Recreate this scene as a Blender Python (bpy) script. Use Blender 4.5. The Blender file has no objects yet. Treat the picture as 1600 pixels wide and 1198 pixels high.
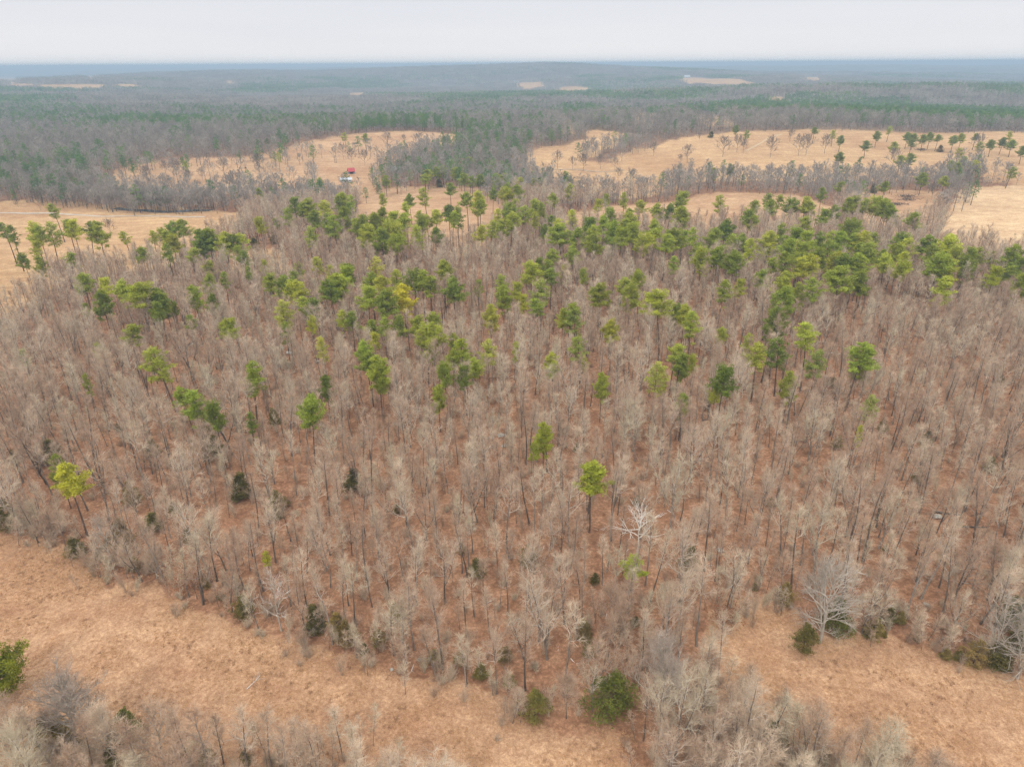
import bpy, math, time
import numpy as np
T0 = time.time()
R = math.radians
S = bpy.context.scene
C = S.collection

# ------------------------------------------------------------------ camera, sky, sun, exposure
CAM_H = 80.0
PITCH, ROLL, FPX = math.atan(499 / 1080), -0.0056, 1080.0          # focal length in pixels of the 1600 px wide photograph
fw = np.array([0, math.cos(PITCH), -math.sin(PITCH)])
rt0 = np.array([1.0, 0, 0]); up0 = np.cross(rt0, fw)
rt = rt0 * math.cos(ROLL) + up0 * math.sin(ROLL)
up = -rt0 * math.sin(ROLL) + up0 * math.cos(ROLL)
CAM = np.array([0.0, 0.0, CAM_H])
cam_d = bpy.data.cameras.new('camera'); cam = bpy.data.objects.new('camera', cam_d); C.objects.link(cam)
from mathutils import Matrix
M = Matrix(((rt[0], up[0], -fw[0], 0), (rt[1], up[1], -fw[1], 0), (rt[2], up[2], -fw[2], CAM_H), (0, 0, 0, 1)))
cam.matrix_world = M
cam_d.sensor_width = 36; cam_d.lens = 36 * FPX / 1600
cam_d.clip_start = 1; cam_d.clip_end = 90000
S.camera = cam
S.view_settings.view_transform = 'Standard'; S.view_settings.look = 'None'
S.view_settings.exposure = 0.2; S.view_settings.gamma = 1
S.render.resolution_x = 1024; S.render.resolution_y = 766
S.render.engine = 'CYCLES'
cy = S.cycles
cy.max_bounces = 3; cy.diffuse_bounces = 2; cy.glossy_bounces = 1; cy.transmission_bounces = 2
cy.volume_bounces = 0; cy.transparent_max_bounces = 4
cy.use_denoising = True
cy.denoiser = 'OPENIMAGEDENOISE'; cy.denoising_input_passes = 'RGB_ALBEDO_NORMAL'; cy.denoising_prefilter = 'NONE'
cy.pixel_filter_type = 'BLACKMAN_HARRIS'; cy.filter_width = 1.5

SUN_EL, SUN_ROT = R(42), R(200)
W = bpy.data.worlds.new('World'); S.world = W; W.use_nodes = True
nt = W.node_tree; nt.nodes.clear()
def N(nt, t, **kw):
    n = nt.nodes.new(t)
    for k, v in kw.items(): setattr(n, k, v)
    return n
sky = N(nt, 'ShaderNodeTexSky', sky_type='NISHITA', sun_disc=False, sun_elevation=SUN_EL, sun_rotation=SUN_ROT)
tc = N(nt, 'ShaderNodeTexCoord'); sep = N(nt, 'ShaderNodeSeparateXYZ'); nt.links.new(tc.outputs['Generated'], sep.inputs[0])
mp = N(nt, 'ShaderNodeMapping'); mp.inputs['Scale'].default_value = (1.2, 1.2, 16); nt.links.new(tc.outputs['Generated'], mp.inputs[0])
nz = N(nt, 'ShaderNodeTexNoise'); nz.inputs['Scale'].default_value = 1.6; nz.inputs['Detail'].default_value = 4; nt.links.new(mp.outputs[0], nz.inputs['Vector'])
ad = N(nt, 'ShaderNodeMath', operation='MULTIPLY_ADD'); nt.links.new(nz.outputs['Fac'], ad.inputs[0]); ad.inputs[1].default_value = 0.055; nt.links.new(sep.outputs['Z'], ad.inputs[2])
rp = N(nt, 'ShaderNodeValToRGB'); nt.links.new(ad.outputs[0], rp.inputs[0])
e = rp.color_ramp.elements
def lin(r, g, b):
    f = lambda c: (c / 255 / 12.92) if c / 255 <= .04045 else ((c / 255 + .055) / 1.055) ** 2.4
    return (f(r), f(g), f(b), 1)
e[0].position = 0.0; e[0].color = lin(240, 237, 236)
e[1].position = 1.0; e[1].color = (1, 1, 1, 1)
for p, c in ((0.03, lin(236, 233, 233)), (0.075, lin(222, 222, 227)), (0.12, lin(213, 215, 222)), (0.3, (.85, .86, .9, 1))):
    q = e.new(p); q.color = c
# an overcast sky gets brighter towards the zenith
zr = N(nt, 'ShaderNodeMapRange'); nt.links.new(sep.outputs['Z'], zr.inputs[0])
zr.inputs[1].default_value = 0.15; zr.inputs[2].default_value = 0.9; zr.inputs[3].default_value = 10.0; zr.inputs[4].default_value = 21.0
mu = N(nt, 'ShaderNodeVectorMath', operation='SCALE'); nt.links.new(rp.outputs[0], mu.inputs[0]); nt.links.new(zr.outputs[0], mu.inputs['Scale'])
mx = N(nt, 'ShaderNodeMix', data_type='RGBA'); mx.inputs['Factor'].default_value = 0.94
nt.links.new(sky.outputs[0], mx.inputs['A']); nt.links.new(mu.outputs[0], mx.inputs['B'])
bg = N(nt, 'ShaderNodeBackground'); bg.inputs['Strength'].default_value = 0.1; nt.links.new(mx.outputs['Result'], bg.inputs[0])
wo = N(nt, 'ShaderNodeOutputWorld'); nt.links.new(bg.outputs[0], wo.inputs[0])
sd = bpy.data.lights.new('sun', 'SUN'); so = bpy.data.objects.new('sun', sd); C.objects.link(so)
sd.energy = 1.3; sd.angle = R(12); sd.color = (1, .95, .88)
# sky texture rotation is clockwise from +Y; the sun stands behind the camera
sdir = np.array([math.sin(SUN_ROT) * math.cos(SUN_EL), math.cos(SUN_ROT) * math.cos(SUN_EL), math.sin(SUN_EL)])
from mathutils import Vector
so.rotation_euler = Vector(sdir).to_track_quat('Z', 'Y').to_euler(); so.location = (0, -40, 140)

# ------------------------------------------------------------------ terrain height
def hsh(ix, iy, s):
    n = (ix.astype(np.int64) * 374761393 + iy.astype(np.int64) * 668265263 + s * 1442695041) & 0xffffffff
    n = ((n ^ (n >> 13)) * 1274126177) & 0xffffffff
    n = (n ^ (n >> 16)) & 0xffffffff
    return n / 4294967295.0
def vnoise(x, y, w, s=0):
    x = np.asarray(x, float) / w + 7.3 * s; y = np.asarray(y, float) / w + 3.1 * s
    ix = np.floor(x); iy = np.floor(y); fx = x - ix; fy = y - iy
    fx = fx * fx * fx * (fx * (fx * 6 - 15) + 10); fy = fy * fy * fy * (fy * (fy * 6 - 15) + 10)
    a = hsh(ix, iy, s); b = hsh(ix + 1, iy, s); c = hsh(ix, iy + 1, s); d = hsh(ix + 1, iy + 1, s)
    return (a + (b - a) * fx + (c - a) * fy + (a - b - c + d) * fx * fy) * 2 - 1
def sst(a, b, x):
    t = np.clip((x - a) / (b - a), 0, 1); return t * t * (3 - 2 * t)
def gau(x, y, cx, cy, sx, sy, rot=0.0):
    dx = x - cx; dy = y - cy; c, s = math.cos(rot), math.sin(rot)
    a = (dx * c + dy * s) / sx; b = (-dx * s + dy * c) / sy
    return np.exp(-(a * a + b * b) / 2)
def hgt(x, y):
    x = np.asarray(x, float); y = np.asarray(y, float)
    r = np.hypot(x, y); az = np.arctan2(x, y)
    h = 1.3 * vnoise(x, y, 75, 1) * sst(60, 160, r) + 0.25 * vnoise(x, y, 14, 2)
    h += 3.5 * vnoise(x, y, 330, 3) * sst(200, 500, r)
    h -= 7 * gau(x, y, -210, 470, 160, 70, .12)
    h += 4 * gau(x, y, -65, 405, 55, 40)
    h += 19 * gau(x, y, 330, 860, 260, 150, .15)
    h += 9 * gau(x, y, -230, 830, 190, 120)
    h -= 9 * gau(x, y, 60, 700, 90, 130)
    h += 26 * gau(x, y, 850, 1680, 520, 180, -.25)
    f = sst(1100, 2600, r)
    h += f * (27 * vnoise(x, y, 1300, 4) + 12 * vnoise(x, y, 620, 5))
    f2 = sst(3500, 9000, r)
    h += f2 * (34 * vnoise(x, y, 3300, 6) + 9 * (1 - 2 * np.abs(vnoise(x, y, 2600, 8))))
    h += 14 * np.exp(-((r - 4300) / 420) ** 2) * sst(-.75, -.55, az) * (1 - sst(-.05, .15, az))
    h += 10 * np.exp(-((r - 3300) / 400) ** 2) * sst(-.12, .05, az) * (1 - sst(.25, .5, az))
    h = np.where(h > 40, 40 + (h - 40) * .35, h)
    cx, cy_ = 4300 * math.sin(.060), 4300 * math.cos(.060)
    pk = gau(x, y, cx - 250, cy_, 950, 420)
    h = h * (1 - pk) + pk * 66 + 10 * gau(x, y, cx, cy_, 190, 300)
    return h
CAM[2] = CAM_H
RT = np.concatenate([np.linspace(20, 300, 600), np.geomspace(300, 26000, 3500)])
def ray(u, v):
    d = fw + rt * (u - 800) / FPX - up * (v - 599) / FPX
    return d / np.linalg.norm(d)
def ground_at(u, v, lift=0.0):
    """where the line of sight of a photograph pixel meets the land (or a level LIFT metres above it)"""
    d = ray(u, v); hd = math.hypot(d[0], d[1])
    t = RT / hd
    x = d[0] * t; y = d[1] * t; z = CAM[2] + d[2] * t - hgt(x, y) - lift
    k = np.argmax(z < 0) if (z < 0).any() else len(t) - 1
    if k == 0: return np.array([x[0], y[0]])
    a = z[k - 1] / (z[k - 1] - z[k]) if z[k] < 0 else 1.0
    return np.array([x[k - 1] + (x[k] - x[k - 1]) * a, y[k - 1] + (y[k] - y[k - 1]) * a])
def project(p):
    q = np.asarray(p, float) - CAM
    z = q @ fw
    return 800 + FPX * (q @ rt) / z, 599 - FPX * (q @ up) / z, z
def inpoly(x, y, poly):
    res = np.zeros(np.shape(x), bool); n = len(poly); j = n - 1
    for i in range(n):
        xi, yi = poly[i]; xj, yj = poly[j]
        if yi != yj:
            c = ((yi > y) != (yj > y)) & (x < (xj - xi) * (y - yi) / (yj - yi) + xi)
            res ^= c
        j = i
    return res

# clearings, traced on the photograph and laid on the land; (tint, outline)
NEARC, HAY, PALE, KNOLL = (.345, .212, .125), (.40, .262, .142), (.46, .325, .195), (.38, .245, .142)
FIELDS_PX = [
 (NEARC, [(-160, 815), (0, 832), (60, 848), (130, 878), (200, 905), (280, 940), (340, 962), (420, 992), (480, 1010), (560, 1025), (640, 1045), (700, 1062), (760, 1090), (800, 1118), (860, 1135), (930, 1130), (985, 1140), (1010, 1200), (1000, 1500), (-160, 1500)]),
 (NEARC, [(1105, 985), (1150, 935), (1200, 930), (1240, 965), (1300, 995), (1400, 990), (1500, 1030), (1600, 1062), (1760, 1100), (1760, 1500), (1200, 1500), (1170, 1150), (1120, 1060)]),
 (HAY, [(-60, 312), (0, 315), (70, 312), (130, 318), (300, 326), (400, 333), (385, 352), (310, 400), (250, 420), (180, 428), (110, 432), (60, 470), (0, 500), (-60, 510)]),
 (KNOLL, [(190, 262), (260, 250), (380, 245), (430, 238), (470, 222), (560, 208), (640, 205), (735, 213), (700, 228), (640, 246), (600, 262), (600, 290), (560, 310), (450, 300), (420, 292), (380, 300), (200, 305), (165, 282)]),
 (KNOLL, [(556, 345), (562, 308), (620, 293), (700, 290), (760, 296), (800, 312), (790, 340), (765, 385), (720, 402), (690, 392), (640, 384), (590, 384), (548, 372)]),
 (HAY, [(795, 245), (850, 231), (925, 217), (900, 208), (940, 204), (992, 210), (970, 222), (940, 240), (880, 262), (890, 285), (840, 278)]),
 (HAY, [(860, 262), (900, 252), (960, 256), (1040, 262), (1060, 296), (980, 312), (880, 305)]),
 (HAY, [(960, 245), (1000, 232), (1090, 212), (1180, 205), (1280, 203), (1400, 206), (1480, 209), (1600, 206), (1760, 206), (1760, 288), (1600, 288), (1535, 284), (1515, 262), (1440, 278), (1300, 284), (1200, 282), (1090, 284), (1000, 285), (945, 272)]),
 (PALE, [(1502, 296), (1600, 289), (1760, 285), (1760, 395), (1600, 408), (1540, 400), (1465, 388), (1478, 330)]),
 (KNOLL, [(1325, 302), (1400, 297), (1472, 300), (1466, 345), (1420, 372), (1340, 350)]),
 (KNOLL, [(1050, 315), (1120, 300), (1250, 305), (1310, 330), (1290, 362), (1100, 366), (900, 362), (860, 340), (930, 326)]),
 (HAY, [(360, 392), (430, 388), (450, 425), (360, 428)]),
 (HAY, [(1050, 181), (1120, 179), (1150, 182), (1110, 185)]), (HAY, [(985, 177), (1020, 176), (1025, 180), (990, 181)]),
 (HAY, [(800, 131), (850, 128), (852, 133), (815, 138)]), (HAY, [(865, 138), (895, 135), (925, 138), (905, 142), (880, 142)]),
 (HAY, [(1060, 121), (1100, 122), (1190, 127), (1170, 131), (1110, 131), (1065, 127)]), (HAY, [(1240, 122), (1280, 120), (1290, 125), (1260, 126)]),
 (HAY, [(55, 133), (130, 132), (170, 133), (165, 137), (60, 137)]), (HAY, [(178, 132), (220, 132), (218, 135), (180, 135)]),
 (HAY, [(-40, 121), (30, 121), (33, 125), (0, 127), (-40, 127)]), (HAY, [(128, 121), (152, 120), (155, 123), (135, 124)]),
 (KNOLL, [(10, 132), (50, 131), (50, 134), (10, 135)]), (HAY, [(1262, 133), (1278, 133), (1276, 137), (1264, 137)]),
 (HAY, [(1200, 151), (1222, 151), (1220, 154), (1200, 154)]), (HAY, [(352, 126), (370, 127), (368, 131), (354, 131)]),
 (KNOLL, [(540, 146), (575, 144), (572, 148), (545, 149)]), (HAY, [(875, 186), (895, 188), (893, 193), (877, 192)]),
]
FIELDS = []
for col, pl in FIELDS_PX:
    if max(v for u, v in pl) < 200:      # far clearings run on behind the tops of the trees in front of them
        mv = sum(v for u, v in pl) / len(pl); pl = [(u, v + (.17 * (v - 97) if v > mv else 0)) for u, v in pl]
    FIELDS.append((col, [tuple(ground_at(u, v)) for u, v in pl]))
def in_field(x, y):
    m = np.zeros(np.shape(x), int)
    for k, (c, pl) in enumerate(FIELDS):
        xs = [p[0] for p in pl]; ys = [p[1] for p in pl]
        bb = (x > min(xs)) & (x < max(xs)) & (y > min(ys)) & (y < max(ys))
        if bb.any():
            ins = np.zeros(np.shape(x), bool); ins[bb] = inpoly(x[bb], y[bb], pl)
            m[ins] = k + 1
    return m
def to_world(pl): return [tuple(ground_at(u, v)) for u, v in pl]
PINEZ = [(.97, to_world([(1120, 172), (1180, 158), (1260, 153), (1400, 162), (1500, 176), (1700, 190), (1700, 204), (1500, 200), (1380, 194), (1200, 186)])),
 (.6, to_world([(-80, 172), (60, 168), (190, 178), (170, 192), (90, 205), (-80, 200)])),
 (.5, to_world([(250, 172), (400, 176), (540, 200), (520, 215), (400, 212), (300, 196)])),
 (.55, to_world([(540, 186), (700, 182), (720, 188), (620, 194), (540, 196)])),
 (.5, to_world([(540, 120), (780, 120), (760, 126), (560, 126)])),
 (.6, to_world([(900, 124), (1050, 134), (1150, 144), (1060, 146), (940, 134)]))]
print('fields', round(time.time() - T0, 1))

# ------------------------------------------------------------------ materials
def mat(name):
    m = bpy.data.materials.new(name); m.use_nodes = True; m.node_tree.nodes.clear(); return m, m.node_tree
def out(nt, sh):
    o = N(nt, 'ShaderNodeOutputMaterial'); nt.links.new(sh, o.inputs[0])
def bsdf(nt, col, rough=.85, spec=.15, normal=None):
    b = N(nt, 'ShaderNodeBsdfPrincipled'); b.inputs['Roughness'].default_value = rough; b.inputs['Specular IOR Level'].default_value = spec
    if isinstance(col, tuple): b.inputs['Base Color'].default_value = (*col[:3], 1)
    else: nt.links.new(col, b.inputs['Base Color'])
    if normal: nt.links.new(normal, b.inputs['Normal'])
    return b
def noise(nt, scale, detail=3, vec=None, rough=.55):
    n = N(nt, 'ShaderNodeTexNoise'); n.inputs['Scale'].default_value = scale; n.inputs['Detail'].default_value = detail; n.inputs['Roughness'].default_value = rough
    if vec is not None: nt.links.new(vec, n.inputs['Vector'])
    return n.outputs['Fac']
def ramp(nt, fac, stops):
    r = N(nt, 'ShaderNodeValToRGB'); nt.links.new(fac, r.inputs[0]); el = r.color_ramp.elements
    el[0].position, el[0].color = stops[0][0], (*stops[0][1], 1); el[1].position, el[1].color = stops[-1][0], (*stops[-1][1], 1)
    for p, c in stops[1:-1]:
        q = el.new(p); q.color = (*c, 1)
    return r.outputs[0]
def mixc(nt, fac, a, b, mode='MIX'):
    m = N(nt, 'ShaderNodeMix', data_type='RGBA', blend_type=mode)
    for k, v in (('Factor', fac), ('A', a), ('B', b)):
        if isinstance(v, (int, float)): m.inputs[k].default_value = v
        elif isinstance(v, tuple): m.inputs[k].default_value = (*v[:3], 1)
        else: nt.links.new(v, m.inputs[k])
    return m.outputs['Result']
def simple(name, col, var=.25, scale=3.0, rough=.85):
    m, nt = mat(name); g = N(nt, 'ShaderNodeTexCoord')
    n = noise(nt, scale, 4, g.outputs['Object'])
    c = ramp(nt, n, [(.3, tuple(x * (1 - var) for x in col)), (.7, tuple(min(1, x * (1 + var)) for x in col))])
    out(nt, bsdf(nt, c, rough).outputs[0]); return m
def tinted(name, stops, objcol=True, transl=0.0, scale=.35):
    """colour differs from tree to tree (random per object or instance) and a little inside each tree"""
    m, nt = mat(name); oi = N(nt, 'ShaderNodeObjectInfo'); g = N(nt, 'ShaderNodeTexCoord')
    c = ramp(nt, oi.outputs['Random'], stops)
    n = noise(nt, scale, 3, g.outputs['Object'])
    f = N(nt, 'ShaderNodeMapRange'); nt.links.new(n, f.inputs[0]); f.inputs[1].default_value = .3; f.inputs[2].default_value = .7; f.inputs[3].default_value = .72; f.inputs[4].default_value = 1.3
    sc = N(nt, 'ShaderNodeVectorMath', operation='SCALE'); nt.links.new(c, sc.inputs[0]); nt.links.new(f.outputs[0], sc.inputs['Scale'])
    c = sc.outputs[0]
    if objcol: c = mixc(nt, 1.0, c, oi.outputs['Color'], 'MULTIPLY')
    b = bsdf(nt, c, .8, .1)
    if transl:
        t = N(nt, 'ShaderNodeBsdfTranslucent'); nt.links.new(c, t.inputs[0])
        ms = N(nt, 'ShaderNodeMixShader'); ms.inputs[0].default_value = transl
        nt.links.new(b.outputs[0], ms.inputs[1]); nt.links.new(t.outputs[0], ms.inputs[2]); out(nt, ms.outputs[0])
    else: out(nt, b.outputs[0])
    return m
BARK = tinted('bare_tree_bark', [(0, (.10, .078, .062)), (.5, (.16, .13, .105)), (1, (.27, .225, .185))], scale=1.5)
TWIG = tinted('bare_twigs', [(0, (.37, .25, .17)), (.4, (.46, .335, .235)), (.75, (.56, .44, .32)), (1, (.47, .395, .275))], scale=.5)
FIELDTWIG = tinted('field_tree_twigs', [(0, (.15, .115, .09)), (1, (.23, .185, .15))], scale=.3)
FARTWIG = tinted('distant_twigs', [(0, (.235, .205, .175)), (.5, (.30, .265, .225)), (1, (.38, .335, .285))], scale=.08)
LIMB = tinted('pale_bare_limbs', [(0, (.28, .22, .175)), (.4, (.39, .32, .26)), (.75, (.54, .47, .39)), (1, (.44, .40, .31))], scale=.8)
PBARK = tinted('pine_bark', [(0, (.085, .055, .04)), (1, (.15, .10, .075))], scale=1.5)
NEED = tinted('pine_needles', [(0, (.21, .26, .04)), (.4, (.29, .33, .045)), (.8, (.37, .39, .05)), (1, (.46, .45, .055))], transl=.3, scale=.5)
FARNEED = tinted('distant_pine_needles', [(0, (.085, .165, .05)), (.5, (.12, .22, .06)), (1, (.19, .28, .07))], transl=.2, scale=.08)
CEDAR = tinted('cedar_foliage', [(0, (.12, .105, .026)), (.6, (.165, .14, .035)), (1, (.25, .175, .06))], transl=.15, scale=1.2)
RUSS = tinted('russet_leaves', [(0, (.26, .10, .045)), (1, (.34, .15, .065))], transl=.25, scale=1.2)
DEADW = simple('bleached_wood', (.58, .52, .46), .2, 2.0)
WHITEW = simple('sun_bleached_wood', (.60, .54, .47), .2, 2.0)
PALEB = simple('pale_lichen_bark', (.38, .33, .27), .25, 2.0)
ROCK = simple('pale_stone', (.36, .34, .29), .4, 1.4)
LOG = simple('weathered_log', (.24, .19, .15), .4, 3)
BRUSH = simple('dark_brush', (.09, .07, .055), .4, 2)

# ground: leaf litter, hay, distant canopy colour
GM, nt = mat('ground')
geo = N(nt, 'ShaderNodeNewGeometry'); P = geo.outputs['Position']
fa = N(nt, 'ShaderNodeAttribute', attribute_name='field'); ca = N(nt, 'ShaderNodeAttribute', attribute_name='tint'); va = N(nt, 'ShaderNodeAttribute', attribute_name='canopy')
nb, nm, ns, nf = noise(nt, .045, 4, P), noise(nt, .35, 5, P, .65), noise(nt, 1.7, 5, P, .75), noise(nt, 5.5, 3, P, .7)
lit = ramp(nt, nm, [(.3, (.165, .084, .047)), (.5, (.25, .132, .073)), (.7, (.34, .198, .116))])
lit = mixc(nt, .75, lit, ramp(nt, ns, [(.32, (.3, .27, .25)), (.5, (.52, .5, .5)), (.66, (.9, .9, .92))]), 'OVERLAY')
lit = mixc(nt, .35, lit, ramp(nt, nb, [(.35, (.36, .33, .32)), (.65, (.6, .62, .62))]), 'OVERLAY')
mpd = N(nt, 'ShaderNodeMapping'); mpd.inputs['Rotation'].default_value = (0, 0, R(28)); mpd.inputs['Scale'].default_value = (.25, 1, 1); nt.links.new(P, mpd.inputs[0])
nstr = noise(nt, .16, 4, mpd.outputs[0], .6)
npat = noise(nt, .11, 4, P, .6)
hay = mixc(nt, .6, ca.outputs['Color'], ramp(nt, nm, [(.3, (.34, .31, .29)), (.5, (.5, .5, .5)), (.7, (.64, .66, .66))]), 'OVERLAY')
hay = mixc(nt, .35, hay, ramp(nt, nstr, [(.35, (.38, .33, .30)), (.5, (.5, .5, .5)), (.66, (.68, .72, .72))]), 'OVERLAY')
hay = mixc(nt, .8, hay, ramp(nt, ns, [(.3, (.34, .29, .26)), (.5, (.52, .5, .49)), (.68, (.74, .76, .76))]), 'OVERLAY')
hay = mixc(nt, .6, hay, ramp(nt, nf, [(.3, (.3, .26, .24)), (.5, (.5, .5, .5)), (.7, (.72, .72, .70))]), 'OVERLAY')
hay = mixc(nt, .25, hay, ramp(nt, npat, [(.36, (.40, .32, .28)), (.5, (.5, .5, .5)), (.64, (.62, .63, .60))]), 'OVERLAY')
nbig = noise(nt, .012, 5, P, .6)
hay = mixc(nt, .5, hay, ramp(nt, nbig, [(.36, (.38, .33, .31)), (.5, (.5, .5, .5)), (.64, (.6, .61, .6))]), 'OVERLAY')
nfar = noise(nt, .02, 6, P, .7); nfar2 = noise(nt, .0016, 4, P)
can = ramp(nt, nfar, [(.35, (.11, .09, .07)), (.5, (.16, .13, .10)), (.65, (.21, .17, .135))])
can = mixc(nt, ramp(nt, nfar2, [(.48, (0, 0, 0)), (.60, (.8, .8, .8))]), can, (.05, .085, .04))
fj = N(nt, 'ShaderNodeMath', operation='ADD'); nt.links.new(fa.outputs['Fac'], fj.inputs[0])
jj = N(nt, 'ShaderNodeMath', operation='MULTIPLY_ADD'); nt.links.new(nm, jj.inputs[0]); jj.inputs[1].default_value = .9; jj.inputs[2].default_value = -.45; nt.links.new(jj.outputs[0], fj.inputs[1])
fr = N(nt, 'ShaderNodeMapRange', interpolation_type='SMOOTHSTEP'); nt.links.new(fj.outputs[0], fr.inputs[0]); fr.inputs[1].default_value = .15; fr.inputs[2].default_value = .75
c = mixc(nt, va.outputs['Fac'], lit, can)
c = mixc(nt, fr.outputs[0], c, hay)
bp = N(nt, 'ShaderNodeBump'); bp.inputs['Strength'].default_value = .6; bp.inputs['Distance'].default_value = .25; nt.links.new(ns, bp.inputs['Height'])
out(nt, bsdf(nt, c, .95, .05, bp.outputs[0]).outputs[0])

# ------------------------------------------------------------------ mesh building
class MB:
    def __init__(s): s.v = []; s.f = []; s.m = []; s.n = 0
    def add(s, v, f, m=0):
        v = np.asarray(v, np.float32).reshape(-1, 3); f = np.asarray(f, np.int64).reshape(-1, 3)
        s.v.append(v); s.f.append(f + s.n); s.m.append(np.full(len(f), m, np.int32)); s.n += len(v)
    def tube(s, pts, rad, k=4, m=0):
        pts = np.asarray(pts, float); n = len(pts)
        d = np.gradient(pts, axis=0); d /= np.linalg.norm(d, axis=1)[:, None] + 1e-9
        ref = np.array([0, 0, 1.0]) if abs(d[0, 2]) < .8 else np.array([1.0, 0, 0])
        a = np.cross(d, ref); a /= np.linalg.norm(a, axis=1)[:, None] + 1e-9; b = np.cross(d, a)
        an = np.arange(k) * 2 * math.pi / k
        ring = pts[:, None, :] + (a[:, None, :] * np.cos(an)[None, :, None] + b[:, None, :] * np.sin(an)[None, :, None]) * np.asarray(rad)[:, None, None]
        i = np.arange(n - 1)[:, None] * k; j = np.arange(k)[None, :]; j2 = (j + 1) % k
        q = np.stack([i + j, i + j2, i + k + j2, i + k + j], -1).reshape(-1, 4)
        s.add(ring, np.concatenate([q[:, [0, 1, 2]], q[:, [0, 2, 3]]]), m)
    def spikes(s, p, q, w, m=0):
        """many thin three-sided twigs at once, from P to Q"""
        p = np.asarray(p, float).reshape(-1, 3); q = np.asarray(q, float).reshape(-1, 3)
        if not len(p): return
        d = q - p; d /= np.linalg.norm(d, axis=1)[:, None] + 1e-9
        ref = np.where(np.abs(d[:, 2:3]) < .8, np.array([[0, 0, 1.0]]), np.array([[1.0, 0, 0]]))
        a = np.cross(d, ref); a /= np.linalg.norm(a, axis=1)[:, None] + 1e-9; b = np.cross(d, a)
        w = np.broadcast_to(np.asarray(w, float), (len(p),))[:, None]
        V = np.stack([p + a * w, p + (-.5 * a + .87 * b) * w, p + (-.5 * a - .87 * b) * w, q], 1)
        o = np.arange(len(p))[:, None] * 4
        s.add(V, np.concatenate([o + [0, 1, 3], o + [1, 2, 3], o + [2, 0, 3]]), m)
    def box(s, lo, hi, m=0):
        x0, y0, z0 = lo; x1, y1, z1 = hi
        v = [(x0, y0, z0), (x1, y0, z0), (x1, y1, z0), (x0, y1, z0), (x0, y0, z1), (x1, y0, z1), (x1, y1, z1), (x0, y1, z1)]
        f = [(0, 2, 1), (0, 3, 2), (4, 5, 6), (4, 6, 7), (0, 1, 5), (0, 5, 4), (1, 2, 6), (1, 6, 5), (2, 3, 7), (2, 7, 6), (3, 0, 4), (3, 4, 7)]
        s.add(v, f, m)
    def join(s, o, m, sc=1.0, off=(0, 0, 0), rot=0.0):
        c, n = math.cos(rot), math.sin(rot)
        for v, f in zip(o.v, o.f):
            pass
        V = np.concatenate(o.v); F = np.concatenate(o.f)
        V = V * sc; V = np.stack([V[:, 0] * c - V[:, 1] * n, V[:, 0] * n + V[:, 1] * c, V[:, 2]], 1) + np.asarray(off)
        s.add(V, F, 0); s.m[-1] = (np.concatenate(o.m) + m).astype(np.int32)
    def mesh(s, name, mats, smooth=False):
        V = np.concatenate(s.v).astype(np.float32); F = np.concatenate(s.f).astype(np.int32); Mi = np.concatenate(s.m)
        me = bpy.data.meshes.new(name); me.vertices.add(len(V)); me.vertices.foreach_set('co', V.ravel())
        me.loops.add(len(F) * 3); me.loops.foreach_set('vertex_index', F.ravel())
        me.polygons.add(len(F)); me.polygons.foreach_set('loop_start', np.arange(len(F), dtype=np.int32) * 3)
        for x in mats: me.materials.append(x)
        me.polygons.foreach_set('material_index', Mi)
        me.polygons.foreach_set('use_smooth', np.full(len(F), smooth))
        me.update(calc_edges=True); return me
def unit(v): return v / (np.linalg.norm(v, axis=-1, keepdims=True) + 1e-9)
def interp(pts, t):
    n = len(pts) - 1; x = min(max(t, 0), .9999) * n; i = int(x); return pts[i] + (pts[i + 1] - pts[i]) * (x - i)
def grow(rng, p, d, L, n, bend, upb):
    pts = [np.array(p, float)]; d = unit(np.array(d, float))
    for i in range(n):
        d = unit(d + rng.normal(0, bend, 3) + np.array([0, 0, upb])); pts.append(pts[-1] + d * L / n)
    return np.array(pts)
def side(rng, d, ang):
    r = rng.normal(0, 1, 3); r = r - d * (r @ d); r = r / (np.linalg.norm(r) + 1e-9)
    return d * math.cos(ang) + r * math.sin(ang)

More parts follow.
